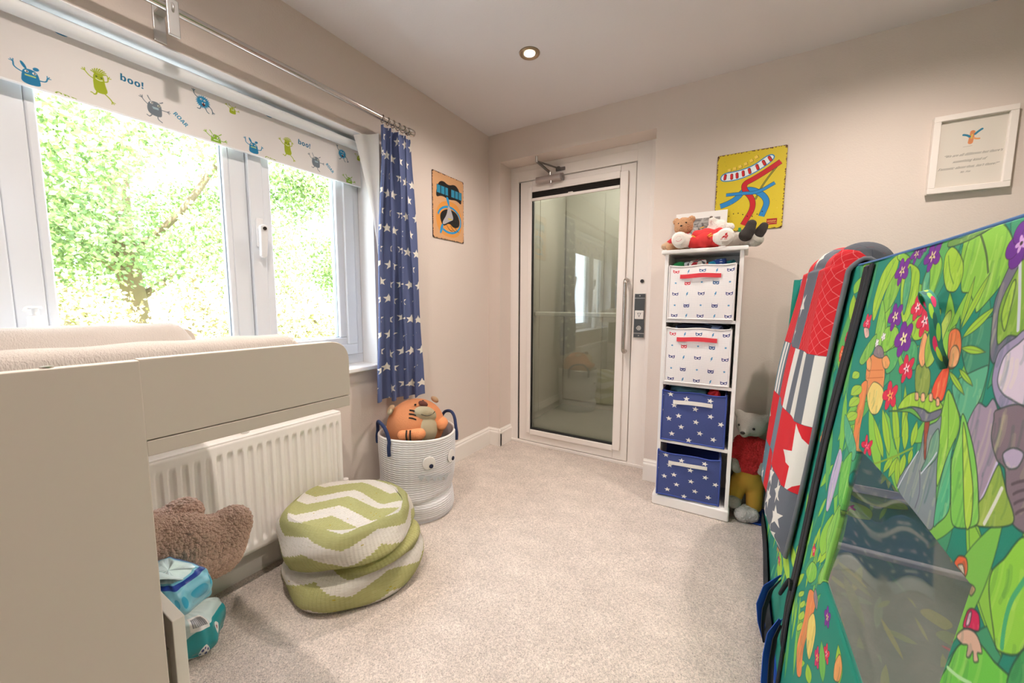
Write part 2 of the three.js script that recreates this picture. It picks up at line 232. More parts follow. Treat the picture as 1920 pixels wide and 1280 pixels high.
// door closer above the leaf
{
  const t = thing('door_closer', 'silver hydraulic door closer with folded arm above the lift door', 'door closer');
  const z = RZ, m = std('#b5aaa6', 0.45, { metalness: 0.6 });
  const body = bb(0.338, 0.530, 1.955, 2.0, z, z + 0.045, 0.016);
  mesh('body', [body, put(cyl(0.024, 0.024, 0.19, 24), 0.434, 1.978, z + 0.035, 0, 0, Math.PI / 2)], m, t);
  mesh('end_cap', [put(cyl(0.0245, 0.0245, 0.014, 24), 0.536, 1.978, z + 0.035, 0, 0, Math.PI / 2), put(cyl(0.008, 0.008, 0.018, 12), 0.538, 1.982, z + 0.04, 0, 0, Math.PI / 2)], std('#8d8684', 0.4, { metalness: 0.7 }), t);
  mesh('spindle', put(cyl(0.012, 0.012, 0.03, 16), 0.445, 2.005, z + 0.035), steel, t); mesh('spindle_cap', put(cyl(0.010, 0.010, 0.02, 16), 0.455, 1.952, z + 0.042), steel, t);
  const dark = std('#77706d', 0.4, { metalness: 0.8 });
  mesh('arm', [rod([0.445, 2.018, z + 0.035], [0.385, 2.078, z + 0.13], 0.009), rod([0.385, 2.078, z + 0.13], [0.50, 2.045, z + 0.012], 0.006)], dark, t);
  mesh('pivot', put(cyl(0.010, 0.010, 0.04, 16), 0.385, 2.09, z + 0.13), steel, t);
  mesh('bracket', [bb(0.475, 0.545, 2.03, 2.052, z, z + 0.012, 0.003), bb(0.49, 0.51, 2.034, 2.056, z + 0.006, z + 0.026, 0.003)], dark, t);
}
// call panel beside the door
{
  const t = thing('call_panel', 'slim dark lift call panel with one white down-arrow button', 'call panel', [1.088, 1.023, RZ + 0.006]);
  mesh('back_plate', bb(-0.036, 0.036, -0.145, 0.145, 0, 0.004, 0.003), std('#c9c4c0', 0.35, { metalness: 0.8 }), t);
  const dark = std('#4a4d50', 0.4);
  mesh('face', [bb(-0.032, 0.032, -0.112, 0.112, 0.003, 0.008, 0.002), bb(-0.032, 0.032, 0.117, 0.141, 0.003, 0.008, 0.002), bb(-0.032, 0.032, -0.141, -0.117, 0.003, 0.008, 0.002)], dark, t);
  for (const s of [-1, 1]) mesh('screw', put(cyl(0.004, 0.004, 0.003, 12), 0, 0.129 * s, 0.009, Math.PI / 2), steel, t);
  const b = mesh('button', bb(-0.028, 0.028, -0.022, 0.034, 0.005, 0.013, 0.004), gloss('#e9e4e0', 0.35), t);
  const a = new THREE.Shape([new THREE.Vector2(-0.012, 0.018), new THREE.Vector2(0.012, 0.018), new THREE.Vector2(0, -0.010)]); a.holes.push(new THREE.Path([new THREE.Vector2(-0.008, 0.0155), new THREE.Vector2(0.008, 0.0155), new THREE.Vector2(0, -0.0045)]));
  const ag = new THREE.ExtrudeGeometry(a, { depth: 0.001, bevelEnabled: false }); ag.translate(0, 0, 0.0132); mesh('arrow', ag, std('#3a3a3a', 0.5), b);
  mesh('key_switch', [put(new THREE.TorusGeometry(0.012, 0.003, 8, 24), 0, -0.08, 0.009), put(cyl(0.007, 0.007, 0.008, 16), 0.001, -0.08, 0.01, Math.PI / 2), bb(-0.018, -0.01, -0.082, -0.078, 0.008, 0.011)], std('#d9d5d0', 0.3, { metalness: 0.7 }), t);
}
// lift shaft behind the glass
{
  const zb = -3.85, m = std('#cbc6bc', 0.6);
  struct('wall_shaft', [bb(-0.12, 0.0, -0.1, 2.35, zb, RZ - 0.02), bb(1.30, 1.42, -0.1, 2.35, zb, RZ - 0.02), bb(-0.12, 1.42, -0.1, 2.35, zb - 0.1, zb), bb(-0.12, 1.42, 2.25, 2.35, zb, RZ - 0.1), bb(0.0, RX0, 0, 2.3, RZ - 0.12, RZ - 0.02), bb(RX1, 1.3, 0, 2.3, RZ - 0.12, RZ - 0.02), bb(0.0, 1.3, RY, 2.3, RZ - 0.12, RZ - 0.02)], m);
  struct('floor_shaft', bb(-0.12, 1.42, -0.12, -0.005, zb, RZ - 0.1), std('#a9a79d', 0.6));
  const p = structGroup('wall_shaft_panels', 'pale grey wall panels inside the lift');
  for (let i = 0; i < 3; i++) mesh('panel', bb(0.012 + i * 0.43, 0.43 + i * 0.43, 0.06, 2.2, zb, zb + 0.012, 0.003), std('#cfcac0', 0.5), p);
  for (let i = 0; i < 2; i++) { mesh('panel', bb(0.0, 0.012, 0.06, 2.2, zb + 0.03 + i * 0.58, zb + 0.60 + i * 0.58, 0.003), std('#cfcac0', 0.5), p); }
  const lamp = thing('lift_lamp', 'small round lamp in the ceiling inside the lift behind the glass', 'ceiling light', [0.62, 2.25, -3.25]);
  mesh('rim', lathe([[0.05, -0.002], [0.062, -0.008], [0.07, 0], [0.05, 0]], 32), steel, lamp); mesh('lens', put(cyl(0.05, 0.05, 0.006, 32), 0, -0.003, 0), std('#f4f6f0', 0.5, { emissive: new THREE.Color().setRGB(0.95, 1, 0.9), emissiveIntensity: 1.2 }), lamp);
  const pl = new THREE.PointLight(new THREE.Color().setRGB(1, 0.985, 0.93), 1.1); pl.name = 'lift_lamp_light'; pl.position.set(0, -0.05, 0); pl.castShadow = true; pl.shadow.radius = 2; lamp.add(pl);
  const t = thing('handrail', 'white horizontal rail across the lift behind the glass', 'handrail');
  mesh('rail', bb(0.03, 1.27, 0.985, 1.025, zb + 0.70, zb + 0.74, 0.01), gloss('#e8e8e2', 0.35), t);
  for (const x of [0.012, 1.268]) mesh('bracket', bb(x - 0.012, x + 0.02, 0.97, 1.04, zb + 0.68, zb + 0.76, 0.004), steel, t);
}
// ---------------------------------------------------------------- roller blind with printed monsters
function monster(c, kind, x, y, s, col) {
  c.save(); c.translate(x, y); c.scale(s, s); c.fillStyle = c.strokeStyle = col; c.lineCap = c.lineJoin = 'round';
  const line = (w, ...p) => { c.lineWidth = w; smoothPath(c, p, false); c.stroke(); };
  const hand = (hx, hy, a) => { for (const k of [-0.7, 0, 0.7]) line(2.2, [hx, hy], [hx + Math.cos(a + k) * 4.5, hy + Math.sin(a + k) * 4.5], [hx + Math.cos(a + k) * 9, hy + Math.sin(a + k) * 9]); };
  const eye = (ex, ey, r, w = '#f2f2ee') => { c.fillStyle = w; c.beginPath(); c.ellipse(ex, ey, r, r * 0.85, 0, 0, 7); c.fill(); c.fillStyle = '#3c2a2a'; c.beginPath(); c.arc(ex + r * 0.2, ey, r * 0.45, 0, 7); c.fill(); c.fillStyle = col; };
  if (kind === 'rabbit') {
    smoothPath(c, [[-16, -16], [16, -16], [22, 20], [22, 38], [-24, 38], [-22, 10]]); c.fill();
    c.beginPath(); c.ellipse(-15, -25, 4.5, 13, -0.45, 0, 7); c.fill(); c.beginPath(); c.ellipse(14, -22, 8, 6, -0.5, 0, 7); c.fill();
    line(3.4, [-18, 0], [-38, -6], [-38, -26]); hand(-38, -26, -2.2); line(3.4, [20, 14], [36, 14], [40, -2]); hand(40, -2, -0.9);
    eye(-9, -6, 5); eye(9, -5, 5); c.fillStyle = '#b9cf8a'; c.fillRect(-14, 4, 26, 5.5);
  } else if (kind === 'shaggy') {
    smoothPath(c, [[-13, -30], [13, -30], [15, 6], [22, 30], [10, 40], [-14, 38], [-16, 4]]); c.fill();
    for (let i = 0; i < 9; i++) { const a = -2.9 + i * 0.33; line(3, [Math.cos(a) * 10, -24 + Math.sin(a) * 8], [Math.cos(a) * 15, -27 + Math.sin(a) * 13], [Math.cos(a + 0.25) * 21, -27 + Math.sin(a) * 19]); }
    line(3, [-13, -6], [-24, -10], [-34, -24]); hand(-34, -24, -2.3); line(3, [13, -6], [24, -8], [24, -22]); hand(24, -22, -1.0);
    line(4, [-8, 36], [-10, 46], [-16, 48]); line(3, [-16, 48], [-20, 44], [-24, 44]); line(3.4, [12, 36], [24, 46], [30, 56]); hand(30, 56, 1.0);
    c.fillStyle = '#55642c'; c.beginPath(); c.arc(-6, -17, 2.6, 0, 7); c.arc(7, -16, 2.6, 0, 7); c.fill(); c.strokeStyle = '#eef0e2'; line(2.6, [-8, -9], [0, -4], [9, -8]);
  } else if (kind === 'cat') {
    smoothPath(c, [[-16, -20], [18, -20], [20, 20], [16, 34], [-18, 32], [-26, 8]]); c.fill();
    line(3, [-13, -20], [-17, -26], [-20, -34]); line(3, [15, -20], [20, -22], [24, -26]);
    line(2.6, [-20, -2], [-32, -12], [-36, -20]); hand(-36, -20, -2.2); line(2.6, [20, 4], [28, 4], [36, 4]); hand(36, 4, 0.1);
    line(3, [-12, 32], [-18, 42], [-26, 36]); line(3, [6, 32], [4, 42], [18, 50]);
    eye(-10, -12, 4.5); eye(11, -8, 4.5, '#cfd4c0'); c.fillStyle = '#b9d6e0'; c.fillRect(-9, 1, 19, 2.4); c.fillRect(-7, 5, 17, 2.4);
  } else if (kind === 'fuzzy') {
    c.beginPath(); for (let i = 0; i < 44; i++) { const a = i / 44 * 6.2832, r = i % 2 ? 20 : 28; c.lineTo(Math.cos(a) * r, Math.sin(a) * r); } c.closePath(); c.fill();
    c.strokeStyle = '#4f6878'; line(3, [-16, -12], [-30, -20], [-32, -34]); hand(-32, -34, -1.6); line(3, [18, 8], [32, 16], [34, 30]); hand(34, 30, 1.0); line(3, [-8, 22], [-12, 34], [-22, 32]); line(3, [8, 22], [12, 36], [20, 40]);
    eye(-6, -10, 4.2); eye(7, -8, 4.2); c.fillStyle = '#5b2b30'; smoothPath(c, [[-6, 2], [9, 2], [6, 18], [-2, 16]]); c.fill(); c.fillStyle = '#f5f3ec'; c.fillRect(-4, 2, 4, 5); c.fillRect(4, 2, 4, 5);
  } else {
    smoothPath(c, [[-15, -16], [15, -16], [20, 14], [19, 30], [-20, 30], [-18, 10]]); c.fill();
    line(3, [-12, -16], [-16, -22], [-20, -28]); line(3, [12, -16], [18, -20], [22, -24]);
    line(2.6, [-16, -2], [-26, -8], [-34, -16]); hand(-34, -16, -2.2); line(2.6, [18, 4], [28, 6], [34, 2]); hand(34, 2, -0.2);
    eye(-9, -8, 5); eye(9, -4, 5); c.fillStyle = '#e9f0dc'; c.fillRect(-8, 4, 18, 3.5);
  }
  c.restore();
}
const BLIND_Z0 = -1.36, BLIND_Z1 = 0.34, BLIND_X = -0.078;
const blindMap = canvasTex(2048, 240, (c, w, h) => {
  c.fillStyle = '#e9e4e2'; c.fillRect(0, 0, w, h);
  const sc = 2048 / 1.70, X = (z) => (BLIND_Z1 - z) * 0 + (z - BLIND_Z0) * sc, Y = (y) => (1.90 - y) * sc;   // metres on the cloth to pixels
  c.save(); c.translate(w, 0); c.scale(-1, 1);
  const put = (kind, z, y, s, col) => monster(c, kind, X(z), Y(y), s, col);
  // the cloth repeats its figures every 0.572 m; seen from the room, +z lies to the left, so the sheet is drawn mirrored back
  c.restore();
  const M = (kind, z, y, s, col) => monster(c, kind, (BLIND_Z1 - z) * sc, Y(y), s, col), T = (txt, z, y, px, col, rot, font) => { c.save(); c.translate((BLIND_Z1 - z) * sc, Y(y)); c.rotate(rot); c.fillStyle = col; c.font = 'bold ' + px + 'px ' + font; c.fillText(txt, 0, 0); c.restore(); };
  for (const o of [0.572, 0, -0.572]) {
    M('rabbit', -0.278 + o, 1.733, 0.92, '#1f7fae'); M('shaggy', -0.415 + o, 1.776, 1.02, '#a6b524'); M('cat', -0.546 + o, 1.757, 1.06, '#76808a');
    M('fuzzy', -0.685 + o, 1.832, 1.0, '#2a8cba'); M('imp', -0.718 + o, 1.716, 1.05, '#8db838'); M('imp', -0.781 + o, 1.846, 0.68, '#a6b524'); M('rabbit', -0.345 + o, 1.893, 0.7, '#1f7fae');
    T('boo!', -0.462 + o, 1.806, 34, '#1d6e96', 0.06, 'sans-serif'); T('ROAR', -0.592 + o, 1.756, 22, '#3a8fb4', 0.75, 'sans-serif'); T('GRR', -0.318 + o, 1.694, 26, '#96b040', 0.12, 'serif');
  }
});
{
  const t = thing('roller_blind', 'white roller blind printed with blue, green and grey monsters, half lowered over the window', 'blind');
  const bm = std('#ffffff', 0.85, { map: blindMap, transmission: 0.12, thickness: 0, bumpMap: weaveBump, bumpScale: 0.0002 });
  const back = std('#eef0f2', 0.7);
  mesh('roll', put(cyl(0.021, 0.021, BLIND_Z1 - BLIND_Z0, 40), -0.060, 1.889, (BLIND_Z0 + BLIND_Z1) / 2, Math.PI / 2), back, t);
  mesh('fabric', slabSurf((u, v) => [BLIND_X + 0.001 * Math.sin(u * 9), lerp(1.700, 1.90, v), lerp(BLIND_Z1, BLIND_Z0, u)], 60, 4, 0.0015, (u, v) => [u, v]), bm, t);
  mesh('bottom_bar', bb(BLIND_X - 0.006, BLIND_X + 0.003, 1.6955, 1.7012, BLIND_Z0, BLIND_Z1, 0.002), back, t);
  for (const z of [BLIND_Z0 - 0.006, BLIND_Z1 + 0.006]) mesh('bracket', bb(-0.085, -0.02, 1.862, 1.929, z - 0.003, z + 0.003, 0.002), gloss('#eceef0'), t);
}
// ---------------------------------------------------------------- curtain pole and curtains
{
  const t = thing('curtain_pole', 'polished steel curtain pole on silver brackets above the window', 'curtain pole');
  const chrome = std('#c4bfba', 0.2, { metalness: 1 });
  mesh('pole', put(cyl(0.0125, 0.0125, 2.06, 28), 0.10, 2.0, -0.50, Math.PI / 2), chrome, t);
  for (const [z, s] of [[-1.545, -1], [0.545, 1]]) mesh('end_cap', put(lathe([[0, -0.02], [0.017, -0.02], [0.019, -0.012], [0.019, 0.012], [0.017, 0.02], [0, 0.02]], 28), 0.10, 2.0, z, Math.PI / 2), chrome, t);
  for (const z of [-0.548, 0.42]) mesh('bracket', [bb(0, 0.006, 1.935, 2.045, z - 0.016, z + 0.016, 0.002), bb(0.004, 0.105, 2.014, 2.022, z - 0.013, z + 0.013, 0.002), bb(0.106, 0.114, 1.918, 2.026, z - 0.016, z + 0.016, 0.003), put(new THREE.TorusGeometry(0.0165, 0.004, 8, 24), 0.10, 2.0, z)], std('#d0cdca', 0.32, { metalness: 0.9 }), t);
}
const starTile = canvasTex(1024, 1024, (c, w) => {
  c.fillStyle = '#59658f'; c.fillRect(0, 0, w, w); const r = rng(4);
  c.fillStyle = '#f1ece0';
  for (let i = 0; i < 4; i++) for (let j = 0; j < 4; j++) { const x = (i + 0.5 + (j % 2 ? 0.5 : 0) + (r() - 0.5) * 0.15) * 256, y = (j + 0.5 + (r() - 0.5) * 0.15) * 256, a = (r() - 0.5) * 0.5; for (const ox of [0, -w]) star(c, x + ox, y, 74, a); }
}, [0.43, 0.36]);
function curtain(label, zTop, zBot, side) {
  const t = thing('curtain', label, 'curtain');
  const n = 4, yT = 1.968, yB = 0.60;
  const f = (u, v) => {
    const k = sstep(0, 1, v), z = lerp(lerp(zTop[0], zTop[1], u), lerp(zBot[0], zBot[1], u), Math.min(1, v * 1.15)), amp = lerp(0.016, 0.030, k) * (0.75 + 0.25 * Math.sin(u * 7 + side)), ph = u * n * 2 * Math.PI + 0.5 * Math.sin(v * 2.2 + u * 3);
    return [0.095 + amp * Math.sin(ph) + 0.006 * Math.sin(v * 9 + u * 11), lerp(yT, yB, v) + 0.006 * Math.cos(ph) * v + (u * -0.035) * v, z + side * 0.016 * Math.cos(ph) * (0.5 + v)];
  };
  const arc = [0]; for (let i = 1; i <= 300; i++) { const a = f((i - 1) / 300, 0.6), b = f(i / 300, 0.6); arc.push(arc[i - 1] + Math.hypot(a[0] - b[0], a[2] - b[2])); }
  const g = slabSurf(f, 180, 60, side * 0.002, (u, v) => [arc[Math.round(u * 300)], -v * 1.38]);
  mesh('fabric', g, std('#ffffff', 0.8, { map: starTile, bumpMap: weaveBump, bumpScale: 0.0005, side: THREE.DoubleSide }), t);
  // the white lining folds out towards the glass
  const e = side < 0 ? 0 : 1;
  mesh('lining', slabSurf((u, v) => { const a = f(e, v * 0.42), k = (1 - v) ** 1.2; return [a[0] - 0.03 - 0.085 * u * k - 0.012 * Math.sin(u * 6) * k, a[1] - 0.03 - 0.02 * u, a[2] - side * 0.085 * u * k + side * 0.012]; }, 16, 16, 0.0015), cloth('#f2f0ee', { side: THREE.DoubleSide }), t);
  for (let i = 0; i < 6; i++) { const z = lerp(zTop[0], zTop[1], (i + 0.5) / 6); const r = mesh('ring', put(new THREE.TorusGeometry(0.0175, 0.0022, 8, 28), 0.10, 1.997, z, 0, (i - 2) * 0.12), std('#aaa39a', 0.25, { metalness: 1 }), t); mesh('hook', tube([[0.10, 1.981, z], [0.105, 1.972, z], [0.10, 1.955, z]], 0.0016, 10, 6), gloss('#f4f4f4'), r); }
  return t;
}
curtain('navy curtain with white stars gathered between the window and the orange tin sign', [-1.345, -1.545], [-1.275, -1.605], -1);
curtain('navy curtain with white stars gathered at the pole end outside the picture', [0.30, 0.53], [0.26, 0.58], 1);
// ---------------------------------------------------------------- radiator
{
  const t = thing('radiator', 'white panel radiator with vertical flutes under the window', 'radiator');
  const m = gloss('#f3eeea', 0.35), z0 = -1.07, z1 = 0.10, y0 = 0.140, y1 = 0.600, pitch = 0.0333;
  const prof = (z) => { const p = (((z - z0) / pitch) % 1 + 1) % 1, q = Math.abs(p - 0.5) * 2; return sstep(0.30, 0.62, q); };
  const mask = (y) => sstep(y0 + 0.028, y0 + 0.05, y) * (1 - sstep(y1 - 0.062, y1 - 0.04, y)), edge = (z) => sstep(z0 + 0.012, z0 + 0.02, z) * (1 - sstep(z1 - 0.02, z1 - 0.012, z));
  mesh('front_panel', slabSurf((u, v) => { const z = lerp(z1, z0, u), y = lerp(y0, y1, v); return [0.100 - 0.010 * (1 - prof(z)) * mask(y) * edge(z) - 0.006 * sstep(0.985, 1, v) - 0.004 * (1 - sstep(0, 0.012, v)), y, z]; }, 560, 60, 0.0015), m, t);
  mesh('back_panel', bb(0.035, 0.045, y0 + 0.005, y1 - 0.005, z0 + 0.005, z1 - 0.005, 0.003), m, t);
  for (const z of [z0 + 0.001, z1 - 0.001]) mesh('side_cover', bb(0.034, 0.098, y0 + 0.012, y1 - 0.004, z - 0.003, z + 0.003, 0.002), m, t);
  mesh('top_cover', bb(0.034, 0.0985, y1 - 0.006, y1 + 0.002, z0, z1, 0.003), m, t);
  mesh('bleed_cap', put(ell(0.014, 0.012, 0.016), 0.062, y1 + 0.010, -0.69), gloss('#f3eeea'), t);
  const v = mesh('valve', [put(cyl(0.013, 0.015, 0.05, 16), 0.065, 0.212, z0 - 0.032), put(cyl(0.010, 0.010, 0.05, 14), 0.065, 0.195, z0 - 0.02, Math.PI / 2)], std('#cfc7bd', 0.4, { metalness: 0.3 }), t);
  mesh('valve_cap', put(cyl(0.016, 0.017, 0.022, 20), 0.065, 0.243, z0 - 0.032), gloss('#f0ebe6'), v);
  mesh('pipe', rod([0.065, 0.0, z0 - 0.032], [0.065, 0.20, z0 - 0.032], 0.0075), gloss('#ece6e0'), t);
  for (const [y, z] of [[0.2, -0.95], [0.48, -0.95], [0.48, -0.05]]) mesh('wall_hook', bb(0.0, 0.036, y, y + 0.03, z, z + 0.02), steel, t);
}
// ---------------------------------------------------------------- pump bottle on the sill
{
  const t = thing('pump_bottle', 'white pump bottle standing on the window sill beside the changing table', 'bottle', [-0.045, 0.776, -0.232]);
  const m = std('#f2f3f4', 0.3, { transmission: 0.15, thickness: 0 });
  mesh('bottle', lathe([[0, 0], [0.03, 0], [0.033, 0.004], [0.033, 0.19], [0.031, 0.215], [0.020, 0.236], [0.016, 0.243], [0.016, 0.25], [0, 0.25]], 36), m, t);
  mesh('collar', lathe([[0.0, 0.243], [0.019, 0.243], [0.0205, 0.246], [0.018, 0.256], [0.0165, 0.28], [0.013, 0.284], [0, 0.284]], 32), gloss('#f4f4f6', 0.35), t);
  const p = mesh('pump', [put(cyl(0.007, 0.007, 0.024, 20), 0, 0.294, 0), put(lathe([[0, 0], [0.0125, 0], [0.0135, 0.004], [0.012, 0.008], [0, 0.0085]], 28), 0, 0.302, 0), tube([[0, 0.306, 0], [0.0, 0.307, 0.010], [0.0, 0.304, 0.017], [0.0, 0.296, 0.020]], 0.0042, 16, 10)], gloss('#f6f6f8', 0.3), t);
}
// ---------------------------------------------------------------- changing table
{
  const t = thing('changing_table', 'cream baby changing table with overhanging rounded tray and open lower drawer', 'changing table');
  const m = gloss('#dacdc3', 0.42), edge = gloss('#ebe3db', 0.35), dark = std('#b9b2a6', 0.6);
  const xa = 0.125, xb = 0.91, zf = -0.190, zb = 0.36, T = 0.018, top = 1.016;
  const rail = (x) => { const s = new THREE.Shape(), z0 = zf, z1 = -0.530, y0 = 0.898, r = 0.045; s.moveTo(-z0, y0); s.lineTo(-z1, y0); s.lineTo(-z1, top - r); s.quadraticCurveTo(-z1, top, -z1 - r, top); s.lineTo(-z0, top); s.closePath(); const g = new THREE.ExtrudeGeometry(s, { depth: T - 0.003, bevelEnabled: true, bevelSize: 0.0015, bevelThickness: 0.0015, bevelSegments: 2, curveSegments: 10 }); g.rotateY(Math.PI / 2); g.translate(x + 0.0015, 0, 0); return boxUV(flat(g)); };
  mesh('side_panel', bb(xb, xb + T, 0, top, zf, zb, 0.002), m, t);
  mesh('side_panel', bb(xa, xa + T, 0, top, zf, zb, 0.002), m, t);
  mesh('tray_rail', rail(xb - 0.001), m, t);
  mesh('tray_rail', rail(xa + 0.001), m, t);
  mesh('tray_board', bb(xa + 0.001, xb + T - 0.001, 0.872, 0.895, -0.530, zf + 0.0005, 0.0015), m, t);
  mesh('table_top', bb(xa + T, xb, 0.877, 0.895, zf, zb, 0.0015), m, t);
  mesh('back_panel', bb(xa + T, xb, 0.02, 0.877, zb - 0.012, zb - 0.002), m, t);
  mesh('shelf_board', bb(xa + T, xb, 0.53, 0.546, zf + 0.015, zb - 0.012, 0.001), dark, t);
  mesh('plinth', bb(xa + T, xb, 0.0, 0.06, zf + 0.03, zf + 0.046), m, t);
  const clip = mesh('rail_clip', bb(xa - 0.004, xa + T + 0.006, top - 0.012, top + 0.004, -0.37, -0.32, 0.003), gloss('#f3f3f3', 0.3), t);
  mesh('screw_cap', put(cyl(0.006, 0.006, 0.003, 16), xb + 0.009, top + 0.001, -0.105), steel, t);
  // lower drawers stand a little proud of the carcass
  for (const [y0, y1, z] of [[0.325, 0.585, -0.222], [0.065, 0.318, -0.210]]) {
    const d = mesh('drawer', bb(xa + T + 0.003, xb - 0.006, y0, y1, z, z + 0.0165, 0.0015), edge, t);
    mesh('drawer_box', [bb(xb - 0.045, xb - 0.03, y0 + 0.03, y1 - 0.06, z + 0.0165, z + 0.48), bb(xa + T + 0.03, xa + T + 0.045, y0 + 0.03, y1 - 0.06, z + 0.0165, z + 0.48), bb(xa + T + 0.03, xb - 0.03, y0 + 0.03, y0 + 0.042, z + 0.0165, z + 0.48)], dark, d);
    mesh('runner', bb(xb - 0.03, xb - 0.002, y0 + 0.06, y0 + 0.09, z + 0.02, z + 0.5, 0.002), std('#a7a29a', 0.4, { metalness: 0.7 }), d);
  }
}
// changing mat in a terry cover: a shallow trough with two raised sides
{
  const t = thing('changing_mat', 'pale grey towelling changing mat with raised sides lying in the changing table', 'changing mat');
  const terry = std('#c4bbb4', 1, { bumpMap: plushBump, bumpScale: 0.0012, sheenTint: '#55504c' });
  const xa = 0.155, xb = 0.895, z0 = -0.505, z1 = 0.33, y0 = 0.897;
  const prof = (u) => { const b = 0.112 * Math.exp(-(((u - 0.10) / 0.11) ** 4)) + 0.105 * Math.exp(-(((u - 0.90) / 0.11) ** 4)); return 0.03 + b; };
  const f = (u, v) => { const e = Math.min(1, Math.min(v, 1 - v) * 14), h = prof(u) * Math.pow(Math.sin(clamp(e, 0, 1) * Math.PI / 2), 0.6); const su = clamp(Math.min(u, 1 - u) * 22, 0, 1); return [lerp(xa, xb, u), y0 + 0.012 + (h - 0.012) * Math.sin(su * Math.PI / 2) ** 0.7 + 0.0015 * Math.sin(v * 40) * Math.sin(u * 30), lerp(z1, z0, v) + 0.02 * (v - 0.5) * Math.cos(u * 6.28)]; };
  mesh('cover', [surf(f, 80, 90, (u, v) => [u * 0.74, v * 0.83]), surf((u, v) => { const p = f(1 - u, v); return [p[0], y0, p[2]]; }, 20, 20, (u, v) => [u, v]), ...[[0, 1], [1, 0]].map(([a]) => surf((u, v) => { const p = f(u, a); return [p[0], lerp(y0, p[1], v), p[2]]; }, 80, 2)), ...[0, 1].map((a) => surf((u, v) => { const p = f(a, u); return [p[0], lerp(y0, p[1], v), p[2]]; }, 60, 2))], Object.assign(terry, { side: THREE.DoubleSide }), t);
}
// ---------------------------------------------------------------- padded safety bed with printed jungle sides
const bedTop = 1.212, BZ0 = -2.22, BZ1 = -0.14;
const bedXt = (z) => z < -1.32 ? lerp(1.878, 1.947, clamp((z + 2.25) / 0.93, 0, 1)) : lerp(1.947, 1.959, sstep(-1.32, -0.9, z));
const bedX = (z, y) => 1.81 + (bedXt(z) - 1.81) * y / 1.21 + 0.0025 * Math.sin(z * 9 + y * 4) * Math.sin(y * 2.6);
